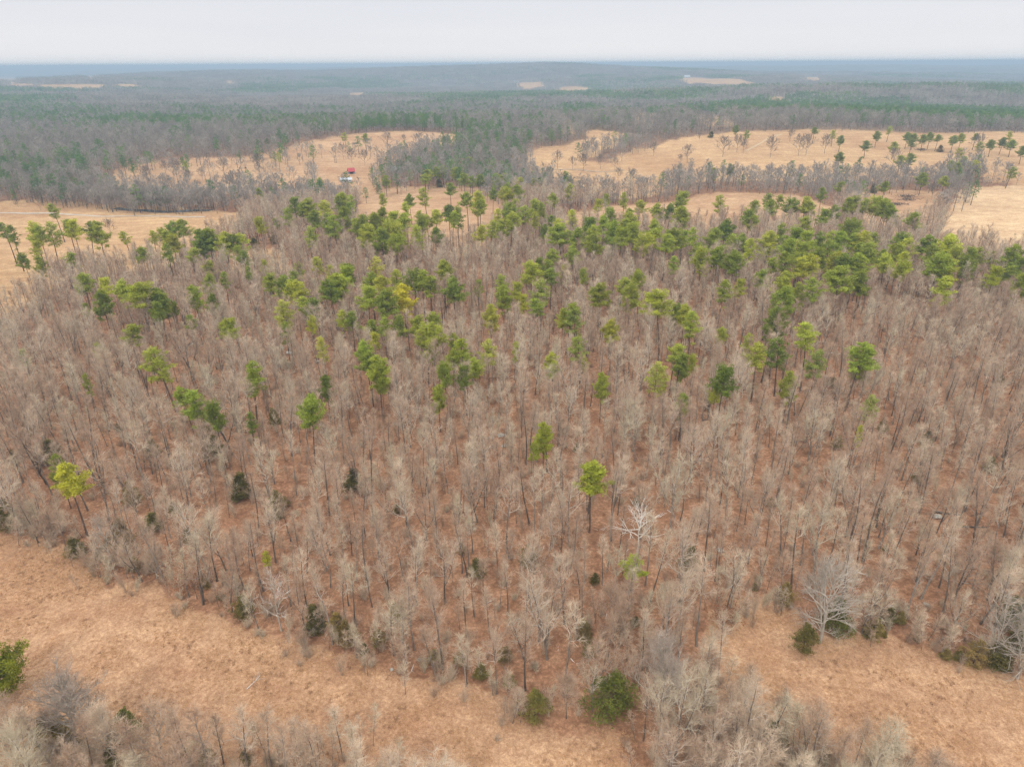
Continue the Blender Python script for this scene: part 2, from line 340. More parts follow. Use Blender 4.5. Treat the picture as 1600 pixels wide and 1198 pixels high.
def bare_tree(seed, H=15.5, spread=4.2, bole=.42, nl=15, ns=6, nt_=4, nw=2, wood=1.0, lean=.02, upl=.10, spreadang=(22, 54), fork=False, tw=.018, tl=(.7, 1.4), steps=6):
    rng = np.random.default_rng(seed); tr = MB(); cr = MB()
    ends = [grow(rng, (0, 0, 0), (rng.normal(0, lean), rng.normal(0, lean), 1), H * .97, 10, .035, .05)]
    r0 = H * .0118 * wood
    rads = [r0 * np.linspace(1, .12, 11) ** .9]; rads[0][0] *= 1.25
    tr.tube(ends[0], rads[0], 6)
    if fork:
        for q in range(2 if rng.random() < .5 else 1):
            t = bole * rng.uniform(.5, 1.1); i = t * 10
            pts = grow(rng, interp(ends[0], t), side(rng, np.array([0, 0, 1.0]), R(rng.uniform(20, 34))), H * (1 - t) * .93, 8, .06, .11)
            rr = r0 * (1 - t) * .8 * np.linspace(1, .15, 9); tr.tube(pts, rr, 5); ends.append(pts); rads.append(rr)
    P1, Q1, W1 = [], [], []; P2, Q2 = [], []
    for e_i, (stem, rr) in enumerate(zip(ends, rads)):
        n = nl if e_i == 0 else int(nl * .7); b0 = bole if e_i == 0 else .15; ph = rng.uniform(0, 6.28)
        for k in range(n):
            t = b0 + (1 - b0) * ((k + rng.uniform(0, .8)) / n) ** .9
            t = min(t, .985); az = ph + k * 2.4 + rng.normal(0, .3)
            tt = (t - b0) / (1 - b0)
            inc = R(spreadang[1] + (spreadang[0] - spreadang[1]) * tt + rng.normal(0, 7))
            L = spread * (1.05 - .62 * tt) * rng.uniform(.75, 1.2) * (1 if e_i == 0 else .75)
            if tt < .12: L *= rng.uniform(.4, .9)
            d = np.array([math.sin(inc) * math.cos(az), math.sin(inc) * math.sin(az), math.cos(inc)])
            lim = grow(rng, interp(stem, t), d, L, steps, .11, upl)
            lr = min(r0 * .5, L * .019 * wood) * np.linspace(1, .22, steps + 1)
            cr.tube(lim, lr, 4, 1)
            for j in range(ns):
                ft = .2 + .8 * (j + rng.uniform(.1, .9)) / ns
                p = interp(lim, ft); dl = unit(interp(lim, min(ft + .15, .999)) - interp(lim, ft - .1))
                sub = grow(rng, p, side(rng, dl, R(rng.uniform(24, 52))), L * .42 * (1.25 - .6 * ft) * rng.uniform(.7, 1.2), 3, .13, upl * .9)
                sr = np.linspace(.027, .012, 4) * (L / 4) ** .5 * wood * (1.25 - .5 * ft)
                cr.tube(sub, sr, 3, 1)
                SL = np.linalg.norm(sub[-1] - sub[0])
                for a in range(nt_):
                    fa_ = .2 + .8 * (a + rng.random()) / nt_; p2 = interp(sub, fa_); d2 = unit(interp(sub, min(fa_ + .2, .999)) - interp(sub, fa_ - .2))
                    d3 = side(rng, d2, R(rng.uniform(18, 48))); d3 = unit(d3 + [0, 0, .15]); l3 = max(.6, SL * rng.uniform(.45, .85))
                    q2 = p2 + d3 * l3; P1.append(p2); Q1.append(q2); W1.append(.014)
                    for b in range(nw):
                        u_ = rng.uniform(.15, 1.0); p3 = p2 + (q2 - p2) * u_
                        d4 = unit(side(rng, d3, R(rng.uniform(15, 50))) + np.array([0, 0, .12]))
                        P2.append(p3); Q2.append(p3 + d4 * rng.uniform(*tl))
    cr.spikes(P1, Q1, np.array(W1) * tw / .012)
    cr.spikes(P2, Q2, tw * .62)
    return tr, cr

def tufts(rng, cr, centers, rad, n, ln, wd, m=0, upb=.35):
    c = np.repeat(np.asarray(centers), n, 0); k = len(c)
    rr = np.repeat(np.asarray(rad), n) if np.ndim(rad) else np.full(k, rad)
    o = unit(rng.normal(0, 1, (k, 3))); o[:, 2] *= .7
    p = c + o * (rr * rng.random(k) ** .45)[:, None]
    d = unit(o + rng.normal(0, .5, (k, 3)) + np.array([0, 0, upb])) * (ln * rng.uniform(.6, 1.3, k))[:, None]
    s_ = unit(np.cross(d, rng.normal(0, 1, (k, 3)))) * (wd * rng.uniform(.6, 1.3, k))[:, None]
    V = np.stack([p - s_, p + s_, p + d], 1)
    cr.add(V, np.arange(k * 3).reshape(-1, 3), m)

def pine(seed, H=16, W_=2.9, base=.52, nb_=46, flat=.0, dens=1.0, tri=(.36, .10)):
    rng = np.random.default_rng(seed); tr = MB(); cr = MB()
    st = grow(rng, (0, 0, 0), (rng.normal(0, .02), rng.normal(0, .02), 1), H * .97, 10, .018, .05)
    r0 = H * .0095; tr.tube(st, r0 * np.linspace(1.1, .15, 11), 6)
    cen, rad = [], []; ph = rng.uniform(0, 6.28); lob = rng.uniform(.65, 1.3, 7)
    for k in range(nb_):
        tt = (k + rng.random()) / nb_; t = base + (1 - base) * tt
        az = ph + k * 2.4 + rng.normal(0, .35)
        prof = (math.sin(math.pi * (.18 + .78 * tt)) ** .75) * (.6 + .4 * (1 - tt))
        L = W_ * prof * lob[int((az % 6.283) / 6.283 * 7) % 7] * rng.uniform(.5, 1.3)
        if rng.random() < .12: continue
        if tt < .15 and rng.random() < .45: continue
        inc = R(82 - 40 * tt + rng.normal(0, 8)); d = np.array([math.sin(inc) * math.cos(az), math.sin(inc) * math.sin(az), math.cos(inc)])
        b = grow(rng, interp(st, min(t, .99)), d, max(L, .35), 4, .1, .10)
        tr.tube(b, np.linspace(.045, .015, 5) * (1.2 - .6 * tt), 3)
        nc = max(1, int(L * 2.4 * dens))
        for j in range(nc):
            f = 1 - .72 * (j + .3 * rng.random()) / max(nc, 1)
            cen.append(interp(b, f) + rng.normal(0, .24, 3) * [1, 1, .6]); rad.append(rng.uniform(.32, .62) * (.75 + .35 * W_ / 3))
    cen.append(st[-1] + [0, 0, .2]); rad.append(.55)
    tufts(rng, cr, cen, rad, 32, tri[0], tri[1])
    return tr, cr

def cedar(seed, H=5.0, W_=1.5, broken=.25):
    rng = np.random.default_rng(seed); tr = MB(); cr = MB()
    st = grow(rng, (0, 0, 0), (0, 0, 1), H * .93, 6, .02, .05); tr.tube(st, H * .014 * np.linspace(1.1, .2, 7), 5)
    cen, rad = [], []; lob = rng.uniform(.6, 1.25, 9)
    for k in range(95):
        tt = ((k + rng.random()) / 95) ** 1.2; az = rng.uniform(0, 6.283)
        if rng.random() < broken * .6: continue
        L = W_ * (1 - tt) ** .75 * (.72 + .28 * min(1, tt * 8)) * lob[int(az / 6.283 * 9) % 9]
        p = interp(st, .04 + .95 * tt)
        for f in (1.0, .6):
            cen.append(p + np.array([math.cos(az), math.sin(az), .30]) * L * f + rng.normal(0, .1, 3)); rad.append(.16 + .15 * W_ * (1 - tt))
        if k % 3 == 0: tr.spikes([p], [p + np.array([math.cos(az), math.sin(az), .3]) * L * .8], .02)
    tufts(rng, cr, cen, rad, 30, .20, .05, upb=.9)
    return tr, cr

def shrub(seed, H=2.6, W_=1.6, n=26, k=14, w=.010, ln=.5):
    rng = np.random.default_rng(seed); cr = MB(); P_, Q_ = [], []
    for i in range(n):
        az = rng.uniform(0, 6.28); inc = rng.uniform(0, .75) * math.atan(W_ / H * 1.6)
        b = grow(rng, rng.normal(0, .12, 3) * [1, 1, 0], (math.sin(inc) * math.cos(az), math.sin(inc) * math.sin(az), math.cos(inc)), H * rng.uniform(.6, 1.05), 4, .1, .04)
        cr.tube(b, np.linspace(.02, .006, 5), 3)
        for j in range(k):
            t = rng.uniform(.25, 1); p = interp(b, t); d = side(rng, unit(b[-1] - b[0]), R(rng.uniform(15, 50)))
            q = p + d * ln * rng.uniform(.5, 1.4); P_.append(p); Q_.append(q)
            for _ in range(2):
                p2 = p + (q - p) * rng.uniform(.3, 1); P_.append(p2); Q_.append(p2 + side(rng, d, R(35)) * ln * .6)
    cr.spikes(P_, Q_, w * .7); return cr

# prototypes ------------------------------------------------------
bare_specs = [dict(H=15.5, spread=3.1), dict(H=14, spread=2.6, bole=.48, nl=13), dict(H=17, spread=3.4, bole=.45, nl=17), dict(H=13, spread=3.0, bole=.38, nl=13, lean=.08),
              dict(H=16, spread=3.9, bole=.40, nl=14, fork=True, spreadang=(26, 58)), dict(H=14.5, spread=3.8, bole=.34, nl=13, fork=True, lean=.05, spreadang=(26, 60)), dict(H=12, spread=2.1, bole=.5, nl=11),
              dict(H=17.5, spread=2.9, bole=.58, nl=14), dict(H=15, spread=4.6, bole=.36, nl=15, fork=True, wood=1.15, spreadang=(30, 68)), dict(H=10.5, spread=1.9, bole=.36, nl=12, wood=.8),
              dict(H=8.5, spread=3.3, bole=.10, nl=16, spreadang=(18, 72), fork=True), dict(H=7, spread=3.0, bole=.08, nl=18, spreadang=(14, 78)), dict(H=6, spread=2.9, bole=.1, nl=15, spreadang=(20, 80), fork=True),
              dict(H=16.5, spread=2.5, bole=.62, nl=11, lean=.04), dict(H=14, spread=3.2, bole=.52, nl=9, ns=5, nt_=3, lean=.07, spreadang=(30, 75))]
BARE = []
for i, sp in enumerate(bare_specs):
    t, c_ = bare_tree(100 + i, **sp); BARE.append((t, c_, sp['H']))
pine_specs = [dict(), dict(W_=3.4, base=.55), dict(W_=2.5, base=.6, nb_=38), dict(W_=3.1, base=.42, nb_=56), dict(W_=2.2, base=.5, nb_=40), dict(W_=3.6, base=.62, nb_=40), dict(W_=2.7, base=.45, dens=.75), dict(W_=2.0, base=.62, nb_=30)]
PINE = []
for i, sp in enumerate(pine_specs):
    t, c_ = pine(300 + i, **sp); PINE.append((t, c_, 16, sp.get('W_', 2.9)))
CEDS = [(*cedar(400 + i, **sp), sp['H'], sp['W_']) for i, sp in enumerate([dict(H=5, W_=1.5), dict(H=5, W_=1.2, broken=.5), dict(H=5, W_=1.9, broken=.1), dict(H=5, W_=1.0, broken=.4)])]
SHR = [shrub(500), shrub(501, 3.4, 1.2), shrub(502, 2.0, 1.8, 30), shrub(503, 4.6, 1.4, 16, 22, .012, .7)]
SAP = [bare_tree(520 + i, H=h, spread=1.5, bole=.3, nl=12, ns=4, nt_=3, nw=3, wood=.7, steps=4, tl=(.3, .6)) for i, h in enumerate((6.5, 8, 5))]
print('protos', round(time.time() - T0, 1))
BT = [(t.mesh('bare_trunk', [BARK], True), c_.mesh('bare_crown', [TWIG, LIMB])) for t, c_, h in BARE]
PT = [(t.mesh('pine_trunk', [PBARK], True), c_.mesh('pine_crown', [NEED])) for t, c_, h, w in PINE]
CT = [(t.mesh('cedar_trunk', [PBARK], True), c_.mesh('cedar_crown', [CEDAR])) for t, c_, h, w in CEDS]

# ------------------------------------------------------------------ object helpers
def tag(o, label=None, cat=None, group=None, kind=None):
    if label: o['label'] = label
    if cat: o['category'] = cat
    if group: o['group'] = group
    if kind: o['kind'] = kind
    return o
def link(name, me, parent=None, loc=None):
    o = bpy.data.objects.new(name, me); C.objects.link(o)
    if parent: o.parent = parent
    if loc is not None: o.location = loc
    return o
def empty(name, loc, rz=0, sc=1.0, tilt=(0, 0)):
    o = bpy.data.objects.new(name, None); C.objects.link(o); o.location = loc; o.rotation_euler = (tilt[0], tilt[1], rz)
    o.scale = sc if isinstance(sc, tuple) else (sc, sc, sc); o.empty_display_size = .5; return o
THINGS = []     # every individual tree, with what its label needs
def plant(name, meshes, x, y, rz, sc, look, noun, cat, group, top, land=None, col=None, tilt=(0, 0), label=None):
    z = float(hgt(x, y)) - .12
    r = empty(name, (x, y, z), rz, sc, tilt)
    pn = ('trunk', 'crown')
    for k, me in enumerate(meshes):
        o = link(pn[k], me, r)
        if col and k == 1: o.color = (*col, 1)
    s3 = sc[2] if isinstance(sc, tuple) else sc
    u, v, d = project((x, y, z + top * s3))
    tag(r, None, cat, group)
    THINGS.append(dict(o=r, u=u, v=v, d=d, look=look, noun=noun, land=land, label=label, x=x, y=y))
    return r

# ------------------------------------------------------------------ the land: one sheet to the horizon
rr_ = np.concatenate([[0], np.linspace(6, 44, 12), np.geomspace(48, 27000, 880)])
aa = np.concatenate([np.linspace(-180, -50, 60)[:-1], np.linspace(-50, 50, 860), np.linspace(50, 180, 60)[1:-1]]) * math.pi / 180
Rg, Ag = np.meshgrid(rr_, aa, indexing='ij')
X = Rg * np.sin(Ag); Y = Rg * np.cos(Ag); Z = hgt(X, Y)
jx = (vnoise(X, Y, 9, 81) * 2.2 + vnoise(X, Y, 3, 82) * 1.3); jy = (vnoise(X, Y, 8, 83) * 2.2 + vnoise(X, Y, 2.6, 84) * 1.3)
jk = 1 + 3 * sst(300, 900, Rg)
fld = in_field(X + jx * jk, Y + jy * jk)
far = sst(4500, 6000, Rg)
nr, na = X.shape
idx = np.arange(nr * na).reshape(nr, na); nx = np.roll(idx, -1, 1)
q = np.stack([idx[:-1], idx[1:], nx[1:], nx[:-1]], -1).reshape(-1, 4)
me = bpy.data.meshes.new('ground'); me.vertices.add(nr * na)
me.vertices.foreach_set('co', np.stack([X, Y, Z + far * 11 * (fld == 0)], -1).astype(np.float32).ravel())
me.loops.add(len(q) * 4); me.loops.foreach_set('vertex_index', q[:, ::-1].astype(np.int32).ravel())
me.polygons.add(len(q)); me.polygons.foreach_set('loop_start', np.arange(len(q), dtype=np.int32) * 4)
me.polygons.foreach_set('use_smooth', np.ones(len(q), bool))
ff = (fld > 0).astype(np.float32)
for _ in range(4):
    ff = (ff + np.roll(ff, 1, 0) + np.roll(ff, -1, 0) + np.roll(ff, 1, 1) + np.roll(ff, -1, 1)) / 5
me.attributes.new('field', 'FLOAT', 'POINT').data.foreach_set('value', ff.ravel())
me.attributes.new('canopy', 'FLOAT', 'POINT').data.foreach_set('value', sst(420, 1300, Rg).astype(np.float32).ravel())
tint = np.zeros((nr, na, 4), np.float32); tint[..., 3] = 1; tint[..., :3] = HAY
for k, (col, pl) in enumerate(FIELDS): tint[fld == k + 1, :3] = col
near = (fld == 0) & (Rg < 260); tint[near, :3] = NEARC
me.attributes.new('tint', 'FLOAT_COLOR', 'POINT').data.foreach_set('color', tint.ravel())
me.materials.append(GM); me.update(calc_edges=True)
tag(link('ground', me), 'leaf litter and dry hay ground rolling away to the horizon', kind='structure')
print('ground', round(time.time() - T0, 1))

def strip(name, px, width, m, label, lift=.12, kind='structure'):
    P_ = np.array([ground_at(u, v) for u, v in px]); pts = []
    for i in range(len(P_) - 1):
        n = max(2, int(np.linalg.norm(P_[i + 1] - P_[i]) / 6))
        for k in range(n): pts.append(P_[i] + (P_[i + 1] - P_[i]) * k / n)
    pts.append(P_[-1]); pts = np.array(pts)
    if len(pts) > 8:
        for _ in range(3): pts[1:-1] = (pts[:-2] + pts[1:-1] * 2 + pts[2:]) / 4
    d = unit(np.gradient(pts, axis=0)); nrm = np.stack([-d[:, 1], d[:, 0]], 1)
    wv = width * (1 + (.75 if name == 'creek' else .35) * vnoise(pts[:, 0], pts[:, 1], 22, 31))[:, None] / 2
    b = MB(); cols = [pts - nrm * wv * 1.0, pts, pts + nrm * wv]
    V = np.stack(cols, 1); z = hgt(V[..., 0], V[..., 1]) + lift; V = np.concatenate([V, z[..., None]], -1)
    n = len(pts); f = []
    for i in range(n - 1):
        for k in range(2):
            a = i * 3 + k; f += [(a, a + 3, a + 4), (a, a + 4, a + 1)]
    b.add(V, f); tag(link(name, b.mesh(name, [m], True)), label, kind=kind)
GRAV = simple('pale_gravel', (.42, .36, .29), .2, .3)
WATER, nt = mat('creek_water'); wb = bsdf(nt, (.05, .055, .045), .08, .5); out(nt, wb.outputs[0])
strip('dirt_road', [(-40, 332), (0, 333), (60, 333), (112, 335), (140, 338), (170, 338.5), (230, 337), (270, 339), (320, 339)], 3, GRAV, 'pale gravel farm track across the left hay field')
CREEK = [(74, 315), (95, 319), (118, 319.5), (140, 325), (160, 327), (180, 325.5), (205, 329), (228, 328.5), (250, 331.5), (275, 331.5), (300, 328.5), (330, 329)]
strip('creek', CREEK[5:], 5.5, WATER, 'dark narrow creek winding under bare trees on the left')
strip('creek_bank', [(840, 262), (870, 266), (900, 264), (940, 270), (975, 266)], 2.2, simple('damp_sand', (.33, .255, .18), .2, .3), 'pale gravel creek bank between the middle hay fields', .2)
strip('hill_track', [(1165, 236), (1185, 226), (1200, 216), (1222, 210)], 3, simple('worn_track', (.44, .31, .18), .15, .3), 'faint worn track climbing the right hay hill', .15)

# ------------------------------------------------------------------ individual trees
PN = []   # pines: crown centre in zoomed tiles of the photograph (x, y, width), tile offset
def tile(ox, oy, rows, dest):
    for w in rows: dest.append((ox + w[0] * .3375, oy + w[1] * .3375, w[2] * .3375) + tuple(w[3:]))
tile(0, 80, [(60,850,90),(30,830,60),(160,830,80),(185,850,70),(230,835,80),(260,740,60),(320,820,80),(345,830,70),(400,830,70),(455,830,80),(165,920,50),(115,970,40),(185,980,40),(590,865,40),(710,860,40),(740,850,40),(810,830,90),(780,870,80),(800,890,70),(840,815,60),(930,870,80),(960,860,80),(985,885,60),(1040,880,70),(1080,890,60),(1115,880,60),(1200,660,30),(1210,810,60),(1280,800,30),(1370,720,70),(1350,760,60),(1400,740,60),(1440,720,80),(1490,730,80),(1450,780,80),(1510,790,80),(1550,800,80),(1440,850,60),(1560,700,60),(1590,690,60),(1590,760,80),(1480,610,30),(655,940,50),(780,930,60),(885,950,50),(325,975,50),(1110,940,50),(1130,960,50),(965,1005,50),(385,1070,65),(480,1100,60),(475,1155,70),(580,1105,70),(690,1130,100),(650,1120,70),(730,1150,80),(770,1170,60),(900,1125,60),(985,1160,55),(970,1070,55),(1040,1060,50),(1150,1025,40),(1225,1000,40),(1465,990,60),(1530,1030,50),(1300,1090,90),(1350,1110,80),(1370,1060,60),(1270,1070,60),(1385,1005,40),(1240,1040,40),(1560,1080,90),(1590,1050,90),(1540,1110,80),(1430,1180,70),(863,530,25),(1288,490,20)], PN)
tile(530, 80, [(20,690,80),(60,700,60),(40,740,70),(205,690,40),(330,690,45),(403,665,60),(515,640,50),(595,690,70),(650,720,70),(640,680,60),(395,590,60),(410,570,50),(215,600,40),(480,550,40),(540,560,50),(580,590,60),(655,595,50),(615,600,40),(600,510,40),(725,590,40),(735,620,40),(765,590,50),(780,640,60),(760,660,50),(825,650,55),(840,610,50),(910,615,60),(930,610,40),(1040,580,40),(1060,610,60),(1070,640,40),(710,660,40),(450,560,40),(120,400,30),(25,395,30),(310,735,70),(300,790,80),(365,770,60),(200,760,80),(165,790,80),(250,790,90),(220,830,90),(110,800,80),(80,810,60),(140,850,80),(260,850,90),(200,860,80),(130,880,60),(370,850,80),(410,790,50),(450,770,60),(510,750,80),(550,760,90),(520,780,80),(250,890,70),(440,850,60),(385,800,60),
 (780,740,90),(740,770,70),(790,790,80),(700,830,80),(660,840,60),(750,820,60),(900,720,90),(930,740,80),(870,750,60),(900,780,70),(820,720,50),(985,690,50),(1080,775,70),(1010,820,90),(1040,850,90),(1000,790,50),(950,830,40),(1100,860,80),(1150,820,90),(1190,850,80),(1180,890,80),(1220,800,90),(1250,770,70),(1270,830,90),(1300,870,90),(1330,820,90),(1350,790,80),(1370,850,90),(1400,890,80),(1450,870,80),(1460,820,90),(1510,890,80),(1560,870,80),(1320,690,70),(1235,690,40),(1195,720,50),(1390,720,50),(1480,740,60),(1520,745,60),(1580,700,90),(1580,760,80),(1240,750,50),(1340,760,50),
 (990,955,60),(1085,940,70),(890,1020,100),(930,1000,60),(960,1010,80),(980,1040,70),(1040,1025,50),(1135,1045,50),(1380,1060,70),(1550,990,60),(755,1075,60),(935,1100,90,1),(760,1130,70),(820,1120,70),(850,1170,60),(645,1100,50),(535,1100,100),(390,1070,90),(340,1060,90),(420,1090,80),(480,1010,80),(495,1030,60),(270,1060,80),(200,1090,90),(150,1070,80),(125,1150,100),(230,1160,110),(300,1130,90,2),(30,1040,90),(20,1090,80),(160,990,60,1),(1220,1130,90),(1300,1090,60),(1350,1120,80),(1500,1170,110)], PN)
tile(1060, 80, [(267,360,25),(310,385,30),(630,370,35),(717,385,30),(752,410,30),(745,490,50),(870,435,50),(920,390,60),(975,365,60),(1000,440,50),(1030,505,40),(1075,495,45),(1060,395,60),(1090,400,60),(1080,430,60),(1135,405,40),(1165,395,40),(1200,405,50),(1275,410,60),(1310,400,40),(1375,400,50),(1390,440,50),(1450,430,60),(1500,420,60),(1545,430,60),(1540,390,50),(1595,460,40),(1535,560,65),(1295,470,60),(1320,510,80),(1260,530,60),(1370,530,50),(1290,540,60),(1130,590,45),(1235,605,40),(955,630,45),(665,660,35),(750,630,40),(165,565,30),(240,545,30),
 (205,700,60),(20,690,70),(30,760,80),(330,770,60),(350,720,50),(345,790,50),(405,690,50),(455,700,60),(430,720,60),(505,715,60),(585,710,70),(610,730,50),(660,770,60),(710,745,50),(590,800,50),(785,720,60),(825,710,60),(860,720,60),(900,710,80),(940,725,80),(970,745,60),(1000,755,50),(780,820,90),(1090,785,55),
 (240,825,80),(70,860,80),(165,865,80),(20,870,60),(110,960,90),(80,930,70),(180,960,90),(240,890,70),(250,980,90),(330,920,110),(300,890,70),(470,840,90),(410,880,80),(430,990,60,2),(530,870,100),(500,920,90),(560,940,90),(510,980,100),(590,890,90),(640,880,80),(680,920,80),(650,960,80),(620,1000,80),(560,1000,80),(700,870,70),(740,880,80),(790,880,70),(850,880,80),(920,880,60),(830,930,70),(870,940,80),(720,980,80),(760,990,90),(820,990,90),(870,1000,80),(900,930,80),(960,980,70),(950,960,60),(1000,930,70),(1040,890,70),(1080,910,70),(1050,980,80),(1030,1010,60),(1170,900,70),(1230,900,80),(1160,940,70),(1190,990,90),(1240,1000,80),(1300,960,70),(1340,960,70),(1340,990,60),(1400,950,60),(1450,960,40),(1555,950,100),(1500,980,50),(1590,1000,60),(1520,1020,60),(1450,1050,70,2),(1530,1030,60),(1590,1070,60),(765,1060,110),(850,1070,80),(640,1110,100),(395,1055,60),(490,1070,80),(200,1110,80),(280,1100,60),(480,1140,90),(550,1120,70),(1205,1090,80),(125,1010,50,2)], PN)
tile(0, 400, [(1430,245,70),(1450,320,50),(1320,340,55,1),(600,375,70),(455,445,40),(118,475,30),(760,480,110),(1150,545,100,2),(1510,595,60),(1500,420,60,1),(1050,350,80),(1030,340,60),(885,305,40),(900,680,110),(1000,740,100),(860,650,60),(1425,720,110),(1160,770,50),(410,580,30,1),(1310,260,80,1),(320,1030,110,2),(265,970,60,2),(810,245,30),(725,260,60),(395,255,30)], PN)
tile(530, 400, [(400,370,110),(380,330,80),(430,300,60),(420,420,60),(130,440,80),(180,520,100),(140,500,80),(195,590,50),(160,400,60),(525,400,60),(575,440,90,2),(525,480,60),(495,550,90),(570,570,80),(630,515,70),(590,490,60),(690,430,80,1),(810,430,45),(990,490,60),(1000,530,50),(700,270,70),(1055,260,90),(1030,290,60),(920,230,70),(1120,420,80,1),(1215,590,65),(1145,500,30),(1265,345,80),(1460,550,90,1),(1545,460,70),(1570,500,70),(1550,260,60),(1590,680,50),(945,825,80,2),(900,900,40),(1170,1020,120,2),(280,320,70),(60,300,60),(210,330,70),(1100,290,80,1),(20,290,60),(150,340,60),(460,640,60)], PN)
tile(1060, 400, [(25,270,80),(60,320,100),(195,365,50),(460,290,90),(610,370,130),(480,430,95),(310,400,60),(370,455,95),(205,580,125),(165,640,60),(20,500,60),(70,500,50),(20,680,60),(825,470,115),(840,530,50),(515,585,70),(870,690,60,1),(640,480,80,1),(840,830,30)], PN)
CD = []
tile(530, 794, [(905,900,130),(1270,850,230),(565,180,50),(640,270,70),(870,210,90),(255,470,80),(1140,560,80),(115,645,50),(180,600,70),(435,675,50),(555,685,50),(655,745,70),(790,790,60),(765,670,60),(1160,650,60),(30,570,100),(1180,320,50),(1545,840,70),(860,530,40),(1370,520,40)], CD)
tile(0, 794, [(1455,510,100),(1560,530,80),(340,175,70),(555,115,110),(1115,450,90),(950,340,40),(230,1020,110),(580,1000,120),(350,1080,60),(620,250,50),(870,120,50),(700,60,70),(1270,20,50),(1020,400,30),(960,1170,50),(1140,1170,50),(510,1170,60),(20,50,70)], CD)
tile(0, 400, [(120,800,50),(220,900,80),(60,920,40),(700,880,60),(610,1090,80),(1110,1060,110),(800,1160,50),(1280,1130,90),(950,800,60),(550,790,30),(30,1160,70),(1270,740,60),(980,880,80)], CD)
tile(530, 400, [(60,1030,90),(1100,880,40),(1040,800,40),(265,1165,40),(1380,1130,40)], CD)
tile(1060, 400, [(715,590,50),(1155,845,60),(950,780,50),(740,860,50),(1440,960,50),(1110,1010,50),(430,1135,40),(1490,575,40)], CD)
tile(1060, 794, [(50,230,90),(510,390,80),(740,490,140),(590,590,110),(905,550,70),(970,490,60),(1030,500,50),(955,580,25),(1105,590,30),(1380,670,90),(1490,670,90),(1560,480,120),(1300,680,40),(1240,670,40),(355,360,30),(960,180,25),(440,1050,120),(690,1150,60),(1570,600,80)], CD)
tile(530, 80, [(465,610,35),(120,690,1)][:1], CD); tile(1060, 80, [(905,635,35),(150,385,30),(1215,450,30)], CD); tile(0, 80, [(1180,890,50),(1265,865,40)], CD)

# landmarks: photograph position of the thing -> short name used by neighbours' labels, full label
LM = [((925, 744), 'the round lime-green pine', 'round lime-green pine standing alone above bare trees'),
 ((849, 678), 'the small yellow-green pine', 'small yellow-green pine head above bare trunks, above the round lime-green pine'),
 ((107, 746), 'the lime-green pine at far left', 'ragged lime-green pine low on the far left slope'),
 ((338, 650), 'the broad left pine pair', 'broad green pine, right one of the pair on the left slope'),
 ((481, 643), 'the lone full pine at left', 'lone full-crowned olive pine at left of centre'),
 ((256, 562), 'the leggy pine at left', 'leggy spreading pine with a long bare trunk on the left slope'),
 ((388, 584), 'the bright thin pine at left', 'bright yellow-green thin pine left of the pine group'),
 ((202, 527), 'the small upper left pine', 'small dark green pine alone high on the left slope'),
 ((591, 576), 'the tall leaning pines', 'tall pine with long bare trunk, lowest of the left centre group'),
 ((724, 548), 'the central bright pine cluster', 'brightest pine in the central cluster of tall pines'),
 ((665, 525), 'the tall pine above centre', 'tall dense pine crown above the central cluster'),
 ((631, 461), 'the golden pine', 'golden yellow-green pine among darker pines'),
 ((940, 599), 'the narrow pine right of centre', 'narrow upright pine right of centre over brown litter'),
 ((957, 516), 'the bushy-headed pine', 'bushy-headed pine beside the bare brown clearing'),
 ((1129, 596), 'the flat-topped pine', 'flat-topped spreading pine with visible trunk, right of centre'),
 ((1266, 525), 'the big dark pine at right', 'big dark green pine with a wide crown at right'),
 ((1338, 559), 'the wide pine at right', 'wide tufted pine over a fallen log at far right'),
 ((1185, 554), 'the round pine at right', 'rounded pine between the flat-topped and the dark pine'),
 ((1354, 633), 'the pale slim pine', 'pale slim pine leaning among grey trees at right'),
 ((1276, 454), 'the full pine below the dense band', 'full green pine just below the dense pine band at right'),
 ((1205, 414), 'the brightest pine in the dense band', 'bright yellow-green pine inside the dense right band'),
 ((666, 305), 'the round pine on the knoll', 'round dark pine standing alone on the tan knoll'),
 ((1311, 245), 'the lone pine before the hay hill', 'lone tall pine at the foot of the hay hill'),
 ((1578, 269), 'the domed pine at right edge', 'domed dark pine on the tan field at the right edge'),
 ((88, 330), 'the lone pine behind the left row', 'lone pine standing behind the row at the left fields')]
def lm_at(u, v, lab=True):
    for k, (p, s_, l_) in enumerate(LM):
        if abs(p[0] - u) < 5 and abs(p[1] - v) < 6: return k
    return None
rng = np.random.default_rng(7)
pines = []; used_lm = set()
for w in PN:
    u, v, s_ = w[:3]; tone = w[3] if len(w) > 3 else 0
    H = 16.0
    for _ in range(3):
        p = ground_at(u, v, .79 * H); D = math.dist((p[0], p[1], hgt(*p) + .79 * H), CAM)
        Wd = s_ * D / FPX
        k = min(max(Wd / 5.6, .5), 1.5); H = min(max(17 * k ** .5, 11), 20.5)
    pines.append((s_, u, v, p[0], p[1], H, Wd, tone))
pines.sort(key=lambda a: -a[0] + (-1000 if lm_at(a[1], a[2]) is not None else 0))
TREESP = []; stuff_pines = []
